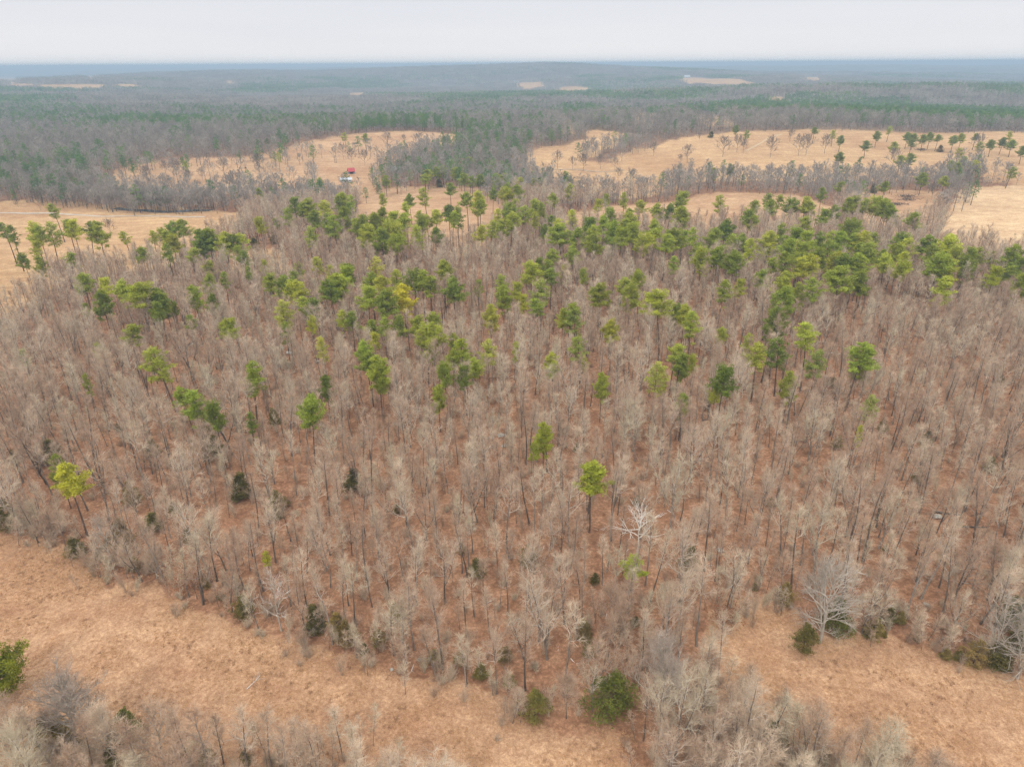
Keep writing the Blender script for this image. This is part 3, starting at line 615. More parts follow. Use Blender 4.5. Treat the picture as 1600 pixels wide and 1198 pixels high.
# tone of each: 0 plain, 1 pale, 2 bright
for i, (s_, u, v, x, y, H, Wd, tone) in enumerate(pines):
    Dh = math.hypot(x, y); k = rng.integers(0, 8)
    if Dh > 430:
        k = int(rng.choice([3, 6, 0, 3])); H2 = 15.0; u_, v_ = u, v; x, y = ground_at(u, v, .74 * H2); H = H2
    kz = H / 16
    if tone == 1: k = 6
    sx = min(max(Wd / (2 * PINE[k][3] * .73), .5), 1.65)
    if i >= 300:
        stuff_pines.append((x, y, sx, kz, k)); continue
    col = {0: (1, 1, 1), 1: (1.15, 1.1, 1.5), 2: (1.12, 1.08, .85)}[tone]
    g = rng.uniform(.78, 1.2); dark = 1.0
    if tone == 0:
        if g < .82: dark = .8
        col = (g, g * rng.uniform(.96, 1.06), g)
    if tone == 2 and abs(u - 631) < 6: col = (1.3, 1.18, .8)
    look = {1: 'pale grey-green', 2: 'bright yellow-green'}.get(tone) or ('dark green' if g < .85 else ('mid green' if g < 1 else 'fresh green'))
    look += ' broad' if sx * PINE[k][3] > 3.2 else (' narrow' if sx * PINE[k][3] < 1.9 else '')
    j = lm_at(u, v)
    if j in used_lm: j = None
    if j is not None: used_lm.add(j)
    plant('pine_tree', PT[k], x, y, rng.uniform(0, 6.28), (sx, sx, kz), look, 'pine', 'pine tree', 'pine trees rising above the bare woods', 13,
          land=j, col=col, tilt=(rng.normal(0, .02), rng.normal(0, .02)), label=LM[j][2] if j is not None else None)
    TREESP.append((x, y, 1.6 if j is not None else (1.0 if (i < 150) else .6)))
print('landmarks missing', [LM[k][1] for k in range(len(LM)) if k not in used_lm])

# cedars
for w in CD:
    u, v, s_ = w[:3]
    if v > 1180: v = 1180
    H = 4.0
    for _ in range(3):
        p = ground_at(u, v, .48 * H); D = math.dist((p[0], p[1], hgt(*p)), CAM)
        Wd = s_ * D / FPX; H = min(max(Wd * 1.35, 1.2), 6.5)
    k = int(rng.integers(0, 4)); 
    if s_ > 40: k = 2
    sx = Wd / (2 * CEDS[k][3] * .95)
    g = rng.uniform(.8, 1.3); big = s_ > 70
    lab = None
    if big: lab = 'large dark green cedar behind bare branches at the field edge'
    elif abs(u - 835) < 4 and v > 1080: lab = 'bushy dark green cedar standing clear in the bottom field edge'
    plant('cedar_tree', CT[k], p[0], p[1], rng.uniform(0, 6.28), (sx, sx, H / 5), ('large ' if s_ > 30 else ('tiny ' if s_ < 15 else '')) + ('dark green' if g < 1.05 else 'olive brown'), 'cedar', 'cedar tree', 'young cedars under the bare trees', 3.5,
          col=(g, g, g) if not (s_ > 40) else (1.0, 1.25, .9), label=lab)
    TREESP.append((p[0], p[1], 0.0))

# special bare trees --------------------------------------------
OPEN = []
def special(name, px, spec, mats, Hpx=None, look='', label=None, short=None, cat='bare tree', rz=None, tilt=(0, 0), lift=0):
    t, c_ = bare_tree(**spec); tm = t.mesh(name + '_trunk', [mats[0]], True); cm = c_.mesh(name + '_crown', [mats[1], mats[0]])
    p = ground_at(*px)
    r = plant(name, (tm, cm), p[0], p[1], rng.uniform(0, 6.28) if rz is None else rz, 1.0, look, 'tree', cat, None, spec['H'] * .7, label=label, tilt=tilt)
    if short:
        LM.append((tuple(project((p[0], p[1], hgt(*p) + spec['H'] * .6))[:2]), short, label)); THINGS[-1]['land'] = len(LM) - 1
    TREESP.append((p[0], p[1], .6 if name != 'bare_tree' else .4))
    if short: OPEN.append(p)
    return p
special('dead_tree', (995, 870), dict(seed=901, H=9.5, spread=6.0, bole=.45, nl=12, ns=5, nt_=2, nw=1, wood=2.0, spreadang=(28, 88), tw=.05, upl=.03), (WHITEW, WHITEW),
        label='bleached white dead tree with bare crooked limbs', short='the white dead tree', cat='dead tree')
special('oak_tree', (1281, 1003), dict(seed=902, H=12.5, spread=7.4, bole=.14, nl=22, ns=8, nt_=4, nw=2, wood=1.5, spreadang=(16, 82), upl=.05, fork=True, tw=.016), (PALEB, PALEB),
        label='broad spreading bare oak standing out in the right field', short='the spreading field oak', cat='oak tree')
special('oak_tree', (118, 1158), dict(seed=903, H=10.5, spread=6.0, bole=.12, nl=20, ns=8, nt_=4, nw=3, wood=1.7, spreadang=(15, 84), upl=.06, fork=True, tw=.018), (PALEB, LIMB),
        label='wide bare oak with pale low limbs at the bottom left corner', short='the corner oak', cat='oak tree')
special('bare_tree', (176, 878), dict(seed=904, H=8.5, spread=4.6, bole=.1, nl=18, ns=6, nt_=3, nw=2, wood=1.2, spreadang=(10, 75), upl=.1, tw=.02), (PALEB, PALEB),
        label='low pale lichen-grey tree fanning beside a dark cedar at the left field edge', short='the pale fanned tree')
special('bare_tree', (1545, 1035), dict(seed=905, H=11, spread=5.6, bole=.15, nl=16, ns=6, nt_=4, nw=2, wood=1.2, spreadang=(15, 84), upl=.02, fork=True, tw=.014), (PALEB, PALEB),
        label='gnarled pale tree with drooping limbs at the right field edge', short='the gnarled pale tree')
special('bare_tree', (1590, 1060), dict(seed=906, H=11, spread=5, bole=.15, nl=14, ns=6, nt_=4, nw=2, wood=1.1, spreadang=(15, 80), upl=.02, fork=True, tw=.014), (PALEB, PALEB),
        label='pale crooked tree cut by the right frame edge', short=None)
special('bare_tree', (1032, 1118), dict(seed=907, H=12.5, spread=5.6, bole=.2, nl=20, ns=8, nt_=4, nw=3, wood=1.6, spreadang=(16, 62), fork=True, tw=.018), (PALEB, LIMB),
        label='tall pale bare tree with feathery crown right of the big cedar', short='the feathery tall tree')
special('bare_tree', (885, 1122), dict(seed=908, H=7.5, spread=2.6, bole=.3, nl=16, ns=6, nt_=4, nw=4, wood=.8, spreadang=(20, 60)), (BARK, TWIG),
        label='small fan-shaped bare tree between the two bottom cedars', short='the fan-shaped sapling')
special('bare_tree', (182, 1190), dict(seed=909, H=8, spread=4.0, bole=.12, nl=14, ns=6, nt_=4, nw=4, wood=1.1, spreadang=(15, 80), fork=True), (PALEB, TWIG),
        label='crooked pale bare tree low in the bottom left thicket', short=None)
special('bare_tree', (257, 1193), dict(seed=910, H=8.5, spread=4.6, bole=.14, nl=15, ns=6, nt_=4, nw=4, wood=1.1, spreadang=(15, 80), fork=True), (PALEB, TWIG),
        label='spreading pale bare tree in the bottom left thicket, next to the crooked one', short='the bottom left thicket')
special('bare_tree', (440, 985), dict(seed=911, H=9.5, spread=4.2, bole=.3, nl=11, ns=5, nt_=3, nw=1, wood=1.3, spreadang=(25, 70), tw=.02), (PALEB, DEADW),
        label='tree with whitish bent limbs beside the small lime sapling', short='the whitish bent tree')
# left edge pine, lime sapling pine, low green pine
def extra_pine(px, base_px, sx, kz, k, col, look, label, short=None):
    p = ground_at(*base_px)
    ms = PT[k]
    if px[0] < 20:
        t, c_ = pine(399, H=8, W_=4.3, base=.2, nb_=110, dens=1.5, tri=(.30, .09)); ms = (t.mesh('pine_trunk', [PBARK], True), c_.mesh('pine_crown', [NEED])); sx = kz = 1.0
    plant('pine_tree', ms, p[0], p[1], 1.0, (sx, sx, kz), look, 'pine', 'pine tree', 'pine trees rising above the bare woods', 13, col=col, label=label)
    if short: LM.append((px, short, label)); THINGS[-1]['land'] = len(LM) - 1
    TREESP.append((p[0], p[1], 0.0))
extra_pine((12, 1030), (8, 1092), 1.5, .58, 3, (.78, .74, .5), 'dense', 'dense green pine cut off by the left frame edge above the field', 'the left edge pine')
extra_pine((428, 848), (424, 905), .33, .40, 6, (1.4, 1.3, .8), 'slim', 'slim lime-green pine sapling among bare trees at lower left', 'the slim lime sapling')
extra_pine((989, 880), (986, 925), .75, .48, 3, (1.1, 1.2, .75), 'short', 'short bright green pine just below the white dead tree', 'the short bright pine')

# russet-leaved shrubs
def russet(px, sz, label):
    rg = np.random.default_rng(int(px[0])); p = ground_at(*px); cr = MB(); st = shrub(int(px[0]), 2.6, 1.6, 12, 6)
    cen = rg.normal(0, 1, (70, 3)) * [.75, .75, .6] + [0, 0, 1.5]
    tufts(rg, cr, cen, .35, 14, .17, .07, upb=0)
    r = empty('russet_shrub', (p[0], p[1], float(hgt(*p)) - .05), 0, sz)
    link('stems', st.mesh('stems', [BARK]), r); link('foliage', cr.mesh('foliage', [RUSS]), r)
    tag(r, label, 'shrub')
russet((1130, 975), 1.35, 'rounded shrub holding rust-brown leaves at the tip of the right field')
russet((972, 915), .9, 'low rusty-leaved shrub beneath the short bright green pine')
russet((292, 920), 1.2, 'rusty-leaved shrub inside the left field edge trees')
russet((1288, 622), 1.3, 'brown-leaved brush beside a pale pine at right')

def far_bare(seed, H, spread, nl=11, ns=5, nw=7, w=.085):
    rng = np.random.default_rng(seed); b = MB()
    st = grow(rng, (0, 0, 0), (0, 0, 1), H * .9, 4, .03, .05); b.tube(st, H * .012 * np.linspace(1, .2, 5), 4, 0)
    P_, Q_, P2, Q2 = [], [], [], []
    for k in range(nl):
        tt = (k + rng.random()) / nl; az = k * 2.4 + rng.normal(0, .3); inc = R(62 - 36 * tt)
        d = np.array([math.sin(inc) * math.cos(az), math.sin(inc) * math.sin(az), math.cos(inc)]); p = interp(st, .38 + .6 * tt); L = spread * (1.1 - .6 * tt)
        if k < 2: p = interp(st, .22 + .1 * k)
        q = p + d * L + [0, 0, L * .25]; P_.append(p); Q_.append(q)
        for j in range(ns):
            f = rng.uniform(.3, 1); p2 = p + (q - p) * f; d2 = unit(side(rng, unit(q - p), R(40)) + np.array([0, 0, .3])); q2 = p2 + d2 * L * .5; P2.append(p2); Q2.append(q2)
            for _ in range(nw):
                p3 = p2 + (q2 - p2) * rng.uniform(.2, 1); P2.append(p3); Q2.append(p3 + unit(side(rng, d2, R(40)) + np.array([0, 0, .2])) * rng.uniform(.7, 1.4))
    b.spikes(P_, Q_, w * .9, 1); b.spikes(P2, Q2, w * .55, 1); return b
def split(b, k):
    o, n = MB(), 0
    for v, f, m in zip(b.v, b.f, b.m):
        if len(m) and m[0] == k: o.add(v, f - n, 0)
        n += len(v)
    return o
FTM = []
for i in range(4):
    b = far_bare(760 + i, 11, 5.6, nl=15, ns=6, nw=7, w=.11)
    FTM.append((split(b, 0).mesh('bare_trunk', [BARK], True), split(b, 1).mesh('bare_crown', [FIELDTWIG])))
# distant bare trees standing in the fields (base positions)
FT = []
tile(1060, 80, [(205,490,70),(270,468,55),(300,470,45),(425,492,75),(555,485,70),(590,482,70),(675,475,60),(990,545,60),(40,520,60),(95,415,25),(8,520,30),(1195,780,70),(1170,690,50),(1520,590,40),(515,420,40),(1375,480,60)], FT)
tile(530, 80, [(225,455,55),(270,510,40),(1455,485,45),(1010,545,60),(1290,600,45),(1130,555,60),(1210,545,50),(1275,545,40),(1360,600,40),(1080,545,40),(355,440,40),(300,430,30),(380,420,30),(960,440,30),(60,520,50),(120,530,50),(20,500,50)], FT)
tile(0, 80, [(770,580,50),(1040,580,55),(1090,660,70),(515,850,50),(85,725,30),(190,740,60),(1180,530,30),(1260,700,60),(620,760,40),(590,750,40),(940,600,40),(880,610,40),(1200,560,60),(830,580,50),(690,620,60)], FT)
for w in FT:
    p = ground_at(w[0], w[1]); D = math.dist((p[0], p[1], 0), CAM); k = int(rng.choice([4, 5, 8, 3]))
    sc = min(max(w[2] * 1.05 * D / FPX / 11, .45), 1.35)
    plant('bare_tree', FTM[k % 4], p[0], p[1], rng.uniform(0, 6.28), (sc * 1.05, sc * 1.05, sc), 'distant grey', 'bare tree', 'bare tree', 'bare trees scattered over the fields', 9)
    TREESP.append((p[0], p[1], 0.0))
nspecial = sum(1 for t in THINGS if t['o'].name.startswith('bare'))

# ------------------------------------------------------------------ the near bare wood
def jitter(x0, x1, y0, y1, st, rng, jit=.42):
    gx, gy = np.meshgrid(np.arange(x0, x1, st), np.arange(y0, y1, st))
    return gx.ravel() + rng.uniform(-jit, jit, gx.size) * st, gy.ravel() + rng.uniform(-jit, jit, gy.size) * st
def keep_view(x, y, m=1.24, near=38):
    r = np.hypot(x, y); a = np.abs(np.arctan2(x, y)); return (a < R(37) * m + 12 / np.maximum(r, 1)) & (r > near) & (y > 0)
x, y = jitter(-450, 490, 40, 520, 4.35, rng)
r_ = np.hypot(x, y)
ok = keep_view(x, y) & (r_ < 470) & (in_field(x, y) == 0)
# thinner where the litter shows between trunks
thin = vnoise(x, y, 38, 21) * .55 + vnoise(x, y, 13, 22) * .45
cen = ground_at(700, 660); opn = gau(x, y, cen[0] + 25, cen[1], 60, 45)
ok &= thin + rng.normal(0, .25, len(thin)) > -.66 + .4 * opn - .25 * (r_ < 190) - .25 * sst(200, 300, r_)
x, y, r_ = x[ok], y[ok], r_[ok]
# keep clear of the placed trees
TP = np.array(TREESP)
dmin = np.full(len(x), 99.0)
ok = np.ones(len(x), bool)
for a in TP:
    dx, dy = x - a[0], y - a[1]; ra = math.hypot(a[0], a[1]); ux, uy = -a[0] / ra, -a[1] / ra
    al = dx * ux + dy * uy; ac = np.abs(dx * uy - dy * ux)
    pn = a[2] > 0
    ok &= ~((ac < (2.6 if pn else 1.0)) & (al > (-2.2 if pn else -1.0)) & (al < (5.0 * a[2] if pn else 2.6)))
ok &= True; x, y, r_ = x[ok], y[ok], r_[ok]
# thickets along the bottom of the frame
tk = []
for px in [(330, 1228), (395, 1215), (450, 1240), (500, 1212), (552, 1205), (560, 1262), (620, 1250), (690, 1275), (60, 1225), (30, 1180), (120, 1240), (210, 1250), (290, 1270), (385, 1270), (470, 1195), (535, 1180),
           (80, 1195), (150, 1215), (230, 1222), (300, 1205), (350, 1195), (425, 1205), (1140, 1215), (1185, 1225), (1235, 1205), (1290, 1225), (1330, 1215), (1385, 1235), (1440, 1250), (1160, 1120), (1210, 1150), (1255, 1180),
           (1075, 1165), (1120, 1195), (1150, 1150), (1170, 1232), (1218, 1250), (1262, 1225), (1310, 1262), (1350, 1238), (1405, 1265), (1460, 1275), (1100, 1105), (1195, 1185), (1085, 1240), (1140, 1280), (1025, 1190), (1240, 1290), (1060, 1060), (1010, 1050), (960, 1000)]:
    p = ground_at(*px); tk.append((p[0], p[1]))
ntk = len(tk)
for fi, (a0, a1) in ((0, (1, 13)), (1, (0, 8))):
    pl = np.array(FIELDS[fi][1])
    cen_ = pl.mean(0)
    for j in range(a0, a1):
        p, q_ = pl[j], pl[j + 1]; L = np.linalg.norm(q_ - p); nrm = np.array([-(q_ - p)[1], (q_ - p)[0]]) / (L + 1e-9)
        if inpoly(np.array([((p + q_) / 2 + nrm)[0]]), np.array([((p + q_) / 2 + nrm)[1]]), FIELDS[fi][1])[0]: nrm = -nrm
        for k in range(int(L / 4.6 + rng.random())): tk.append(tuple(p + (q_ - p) * rng.random() + nrm * rng.uniform(-.5, 3.0)))
tk = np.array(tk)
hs = hgt(x, y); U, V_, D_ = project(np.stack([x, y, hs + 8], 1))
inn = (U > -10) & (U < 1610) & (V_ < 1260)
order = np.argsort(np.where(inn, D_, 1e9))
NI = 300 - nspecial - len(tk)
sel = order[:NI]; rest = np.setdiff1d(np.arange(len(x)), sel)
LK13 = None
looks = ['slender pale', 'thin-boled pinkish', 'tall straight grey', 'leaning', 'forked', 'low-forked', 'narrow', 'tall high-crowned', 'broad forked', 'small', 'low-branched', 'bushy low', 'short spreading', 'high-boled', 'sparse crooked']
for i in sel:
    k = int(rng.choice([0, 1, 2, 3, 4, 5, 6, 7, 8, 9, 13, 14], p=[.13, .12, .10, .08, .09, .07, .10, .09, .05, .07, .06, .04])); sc = 1.0 - .5 * rng.random() ** 1.1
    plant('bare_tree', BT[k], x[i], y[i], rng.uniform(0, 6.28), (sc * rng.uniform(.9, 1.1), sc, sc), looks[k], 'bare tree', 'bare tree', 'bare trees along the near edge of the wood', 9,
          tilt=(rng.normal(0, .05), rng.normal(0, .05)))
for i, p in enumerate(tk):
    k = int(rng.choice([0, 1, 3, 6, 9, 9, 5])); sc = rng.uniform(.62, .85) if k != 9 else rng.uniform(.8, 1.05)
    if i in (3, 4, 14, 15): k = 9
    elif i < ntk and rng.random() < .45: k = int(rng.choice([10, 11])); sc = rng.uniform(.9, 1.2)
    if i >= ntk:
        if min(math.hypot(p[0] - a[0], p[1] - a[1]) for a in TREESP if a[2] == 0) < 1.2: continue
        if any(math.hypot(p[0] - a[0], p[1] - a[1]) < 7.5 for a in OPEN): continue
        k = int(rng.choice([0, 1, 3, 5, 9, 10, 11, 12, 14])); sc = rng.uniform(.55, 1.0) if k in (10, 11, 12) else rng.uniform(.6, .85)
    plant('bare_tree', BT[k], p[0], p[1], rng.uniform(0, 6.28), (sc * 1.15, sc * 1.15, sc), looks[k], 'bare tree', 'bare tree', 'bare trees in the thickets along the bottom' if i < ntk else 'low bare trees along the field edges', 6, tilt=(rng.normal(0, .05), rng.normal(0, .05)))

# ------------------------------------------------------------------ masses too many to count
def proto_coll(name, objs):
    """source shapes for one mass; the collection is not part of the scene"""
    c = bpy.data.collections.new(name)
    for i, me in enumerate(objs): c.objects.link(bpy.data.objects.new('%s_shape_%02d' % (name, i), me))
    return c
def scatter(name, coll, x, y, rz, sx, sz, vi, label, zoff=-.15, tilt=None):
    z = hgt(x, y) + zoff; n = len(x)
    me = bpy.data.meshes.new(name); me.vertices.add(n); me.vertices.foreach_set('co', np.stack([x, y, z], -1).astype(np.float32).ravel())
    if tilt is None: tilt = np.zeros((n, 2))
    me.attributes.new('rot', 'FLOAT_VECTOR', 'POINT').data.foreach_set('vector', np.stack([tilt[:, 0], tilt[:, 1], rz], -1).astype(np.float32).ravel())
    me.attributes.new('siz', 'FLOAT_VECTOR', 'POINT').data.foreach_set('vector', np.stack([sx, sx, sz], -1).astype(np.float32).ravel())
    me.attributes.new('pick', 'INT', 'POINT').data.foreach_set('value', np.asarray(vi, np.int32))
    me.update(); o = link(name, me); tag(o, label, kind='stuff')
    g = bpy.data.node_groups.new(name, 'GeometryNodeTree')
    g.interface.new_socket('Geometry', in_out='INPUT', socket_type='NodeSocketGeometry'); g.interface.new_socket('Geometry', in_out='OUTPUT', socket_type='NodeSocketGeometry')
    gi = g.nodes.new('NodeGroupInput'); go = g.nodes.new('NodeGroupOutput'); ci = g.nodes.new('GeometryNodeCollectionInfo')
    ci.inputs['Collection'].default_value = coll; ci.inputs['Separate Children'].default_value = True; ci.inputs['Reset Children'].default_value = True
    ip = g.nodes.new('GeometryNodeInstanceOnPoints'); ip.inputs['Pick Instance'].default_value = True
    def at(nm, ty):
        a = g.nodes.new('GeometryNodeInputNamedAttribute'); a.data_type = ty; a.inputs['Name'].default_value = nm; return a.outputs['Attribute']
    er = g.nodes.new('FunctionNodeEulerToRotation'); g.links.new(at('rot', 'FLOAT_VECTOR'), er.inputs[0])
    g.links.new(gi.outputs[0], ip.inputs['Points']); g.links.new(ci.outputs[0], ip.inputs['Instance']); g.links.new(at('pick', 'INT'), ip.inputs['Instance Index'])
    g.links.new(er.outputs[0], ip.inputs['Rotation']); g.links.new(at('siz', 'FLOAT_VECTOR'), ip.inputs['Scale']); g.links.new(ip.outputs[0], go.inputs[0])
    md = o.modifiers.new('scatter', 'NODES'); md.node_group = g
    return o
def both(t, c_, ms):
    b = MB(); b.join(t, 0); b.join(c_, 1); return b.mesh('shape', ms)
cb = proto_coll('bare', [both(t, c_, [BARK, TWIG, LIMB]) for t, c_, h in BARE[:10] + BARE[13:]])
n = len(rest); xr, yr = x[rest], y[rest]
sc = 1.0 - .5 * rng.random(n) ** 1.1
scatter('bare_wood', cb, xr, yr, rng.uniform(0, 6.28, n), sc * rng.uniform(.9, 1.1, n), sc, rng.choice(12, n, p=[.13, .12, .10, .08, .09, .07, .10, .09, .05, .07, .06, .04]),
        'grey-brown leafless wood filling the middle of the view', tilt=rng.normal(0, .045, (n, 2)))
print('near wood', n + 300, 'pines', len(pines), round(time.time() - T0, 1))
# undergrowth: saplings and brush
cu = proto_coll('brush', [s.mesh('shape', [TWIG]) for s in SHR] + [both(t, c_, [BARK, TWIG, LIMB]) for t, c_ in SAP])
xu, yu = jitter(-330, 360, 40, 400, 3.6, rng, .5)
ok = keep_view(xu, yu) & (np.hypot(xu, yu) < 380) & (in_field(xu, yu) == 0)
edge = np.zeros(len(xu), bool)
for dx, dy in ((5, 0), (-5, 0), (0, 5), (0, -5)): edge |= in_field(xu + dx, yu + dy) > 0
ok &= edge | (vnoise(xu, yu, 26, 41) + .6 * vnoise(xu, yu, 9, 42) > -.45)
xu, yu = xu[ok], yu[ok]; n = len(xu); s_ = rng.uniform(.5, 1.1, n)
# brush under the thickets at the bottom and along field edges
ex = np.concatenate([np.repeat(tk[:, 0], 9), ]) + rng.normal(0, 2.2, len(tk) * 9); ey = np.repeat(tk[:, 1], 9) + rng.normal(0, 2.2, len(tk) * 9)
xu = np.concatenate([xu, ex]); yu = np.concatenate([yu, ey]); s_ = np.concatenate([s_, rng.uniform(.5, 1.0, len(ex))]); n = len(xu)
scatter('undergrowth', cu, xu, yu, rng.uniform(0, 6.28, n), s_, s_, rng.choice(7, n, p=[.16, .12, .14, .14, .16, .14, .14]), 'pale leafless brush and saplings under the trees', tilt=rng.normal(0, .08, (n, 2)))
# dry grass tufts in the near fields
gm = simple('dry_grass_blades', (.60, .37, .20), .2, 40); gms = []
for i in range(4):
    rg = np.random.default_rng(600 + i); b = MB(); m = 26
    p = np.stack([rg.normal(0, .10, m), rg.normal(0, .10, m), np.zeros(m)], 1); d = unit(np.stack([rg.normal(0, .8, m), rg.normal(0, .8, m), np.ones(m)], 1)) * rg.uniform(.12, .32, m)[:, None]
    b.spikes(p, p + d, .010); gms.append(b.mesh('shape', [gm, ]))
wm = simple('brown_weeds', (.36, .205, .115), .3, 20)
for i in range(2):
    rg = np.random.default_rng(610 + i); b = MB(); m = 34
    p = np.stack([rg.normal(0, .16, m), rg.normal(0, .16, m), np.zeros(m)], 1); d = unit(np.stack([rg.normal(0, .5, m), rg.normal(0, .5, m), np.ones(m)], 1)) * rg.uniform(.2, .5, m)[:, None]
    b.spikes(p, p + d, .012); gms.append(b.mesh('shape', [wm]))
cg = proto_coll('grass', gms)
xg = rng.uniform(-130, 130, 260000); yg = rng.uniform(36, 150, 260000)
fk = in_field(xg, yg); ok = (fk > 0) & (fk < 3) & keep_view(xg, yg, 1.1, 34) & (vnoise(xg, yg, 3.5, 51) + .7 * vnoise(xg, yg, 11, 52) + rng.normal(0, .35, len(xg)) > .05)
xg, yg = xg[ok], yg[ok]; n = len(xg); s_ = rng.uniform(.5, 1.3, n)
scatter('dry_grass', cg, xg, yg, rng.uniform(0, 6.28, n), s_, s_ * rng.uniform(.6, 1.2, n), np.where(rng.random(n) < .07 * (vnoise(xg, yg, 12, 77) > -.1), rng.integers(4, 6, n), rng.integers(0, 4, n)), 'short dry orange-tan grass of the near fields', zoff=0)
# dead leaves and sticks on the wood floor
stk = []
for i in range(4):
    rg = np.random.default_rng(640 + i); b = MB(); b.tube(grow(rg, (0, 0, .06), (1, 0, .03), rg.uniform(1.5, 4.5), 4, .12, 0), np.linspace(.06, .02, 5), 4)
    b.spikes([(1, 0, .08)] * 2, [(1.6, .5, .3), (1.9, -.5, .2)], .02); stk.append(b.mesh('shape', [LOG if i % 2 else DEADW]))
cs = proto_coll('sticks', stk); xs, ys = jitter(-300, 320, 50, 330, 8.0, rng, .5)
ok = keep_view(xs, ys) & (in_field(xs, ys) == 0); xs, ys = xs[ok], ys[ok]; n = len(xs); s_ = rng.uniform(.5, 1.3, n)
scatter('fallen_sticks', cs, xs, ys, rng.uniform(0, 6.28, n), s_, s_, rng.integers(0, 4, n), 'dead sticks lying over the leaf litter', zoff=0)

# distant wood: simpler trees, wider twigs
def far_pine(seed, H, W_, n=42, base=.35):
    rng = np.random.default_rng(seed); b = MB(); b.tube([(0, 0, 0), (0, 0, H * .95)], [H * .011, .05], 4, 0); cen = []
    for k in range(n):
        tt = (k + rng.random()) / n; az = rng.uniform(0, 6.28); L = W_ * math.sin(math.pi * (.2 + .76 * tt)) ** .7 * (1 - .35 * tt) * rng.uniform(.3, 1.15)
        cen.append((math.cos(az) * L, math.sin(az) * L, H * (base + (1 - base) * tt)))
    tufts(rng, b, cen, .55, 12, .55, .17, 1); return b
fb = [far_bare(700 + i, h, s) for i, (h, s) in enumerate([(14, 3.6), (15, 4.2), (12.5, 3.8), (16, 3.8), (11, 3.0)])]
fp = [far_pine(720 + i, h, w) for i, (h, w) in enumerate([(15, 2.6), (16, 3.1), (13, 2.4), (14, 2.9)])]
cm = proto_coll('midtree', [b.mesh('shape', [BARK, FARTWIG]) for b in fb] + [b.mesh('shape', [PBARK, FARNEED]) for b in fp])
def pine_prob(x, y):
    pr = .10 + .75 * sst(.06, .38, vnoise(x, y, 260, 61) * .6 + vnoise(x, y, 90, 62) * .5)
    for pz, pl in PINEZ: pr = np.where(inpoly(x, y, pl), pz, pr)
    return pr
xm, ym = jitter(-1150, 1250, 300, 1500, 7.0, rng)
r_ = np.hypot(xm, ym); ok = keep_view(xm, ym, 1.12) & (r_ > 462) & (r_ < 1450); xm, ym = xm[ok], ym[ok]
cw = np.array([ground_at(a[0] + da, a[1] + db) for a in CREEK for da in (0, 22) for db in (-1, 1)])
cw = np.repeat(cw, 4, 0) + rng.normal(0, 7, (len(cw) * 4, 2))
fk = in_field(xm + 16 * vnoise(xm, ym, 30, 95) + rng.normal(0, 3, len(xm)), ym + 20 * vnoise(xm, ym, 34, 96) + rng.normal(0, 4, len(xm))); ok = (fk == 0) | ((fk == 4) & (rng.random(len(xm)) < np.where(xm < -140, .26, .16)) & (np.hypot(xm, ym) < 700) & (vnoise(xm, ym, 40, 91) > -.3)) ; xm, ym = np.concatenate([xm[ok], cw[:, 0]]), np.concatenate([ym[ok], cw[:, 1]])
bp_ = ground_at(549, 270); ok = ~((np.abs(xm - bp_[0] * ym / bp_[1]) < 14) & (ym < bp_[1] + 6) & (ym > bp_[1] - 75)); xm, ym = xm[ok], ym[ok]
xb, yb = jitter(-1000, 1050, 380, 1100, 8.5, rng); r_ = np.hypot(xb, yb)
ok = keep_view(xb, yb, 1.12) & (r_ > 400) & (r_ < 1050) & (in_field(xb, yb) == 0); nb0 = len(xm)
xm = np.concatenate([xm, xb[ok]]); ym = np.concatenate([ym, yb[ok]]); low = np.arange(len(xm)) >= nb0
n = len(xm); pp = ~low & (rng.random(n) < (np.hypot(xm, ym) > 485) * pine_prob(xm, ym) * (.35 + .65 * sst(620, 850, np.hypot(xm, ym)))); s_ = rng.uniform(.75, 1.15, n)
vi = np.where(pp, 5 + rng.integers(0, 4, n), rng.integers(0, 5, n))
scatter('distant_wood', cm, xm, ym, rng.uniform(0, 6.28, n), s_ * np.where(low, .8, np.where(pp, 1.4, 1.2)), s_ * np.where(low, .38, 1), vi, 'mixed leafless and pine wood around the hay fields')
print('mid', n, round(time.time() - T0, 1))
# remaining mid pines of the band
if stuff_pines:
    a = np.array(stuff_pines); cpn = proto_coll('pines', [both(t, c_, [PBARK, NEED]) for t, c_, h, w in PINE])
    scatter('distant_pines', cpn, a[:, 0], a[:, 1], rng.uniform(0, 6.28, len(a)), a[:, 2], a[:, 3], a[:, 4].astype(int), 'smaller pines dotted among the middle woods')
# far wood: patches of trees 36 m across
def clump(seed, pine_share, n=22, size=36, fat=1.0):
    rng = np.random.default_rng(seed); b = MB()
    for i in range(n):
        px_, py_ = rng.uniform(-size / 2, size / 2, 2); P_ = rng.random() < pine_share
        if P_:
            H = rng.uniform(12, 16); w = rng.uniform(2.4, 3.4); cen = []
            for k in range(11):
                tt = rng.random(); az = rng.uniform(0, 6.28); L = w * (1 - .6 * tt) * rng.random() ** .5; cen.append((px_ + math.cos(az) * L, py_ + math.sin(az) * L, H * (.45 + .55 * tt)))
            tufts(rng, b, cen, .8, 7, 1.0, .38, 1)
        else:
            H = rng.uniform(10, 15); w = rng.uniform(2.8, 4.2); m = 64
            z = rng.uniform(.35, .95, m); az = rng.uniform(0, 6.28, m); L = w * np.sin(np.pi * z * .95) * rng.uniform(.1, .8, m)
            p = np.stack([px_ + np.cos(az) * L, py_ + np.sin(az) * L, H * z], 1); d = unit(np.stack([np.cos(az) * .6, np.sin(az) * .6, np.ones(m)], 1) + rng.normal(0, .4, (m, 3))) * 2.0
            b.spikes(p, p + d, .13 * fat, 0); b.spikes([(px_, py_, 0)], [(px_, py_, H)], .28, 0)
    return b
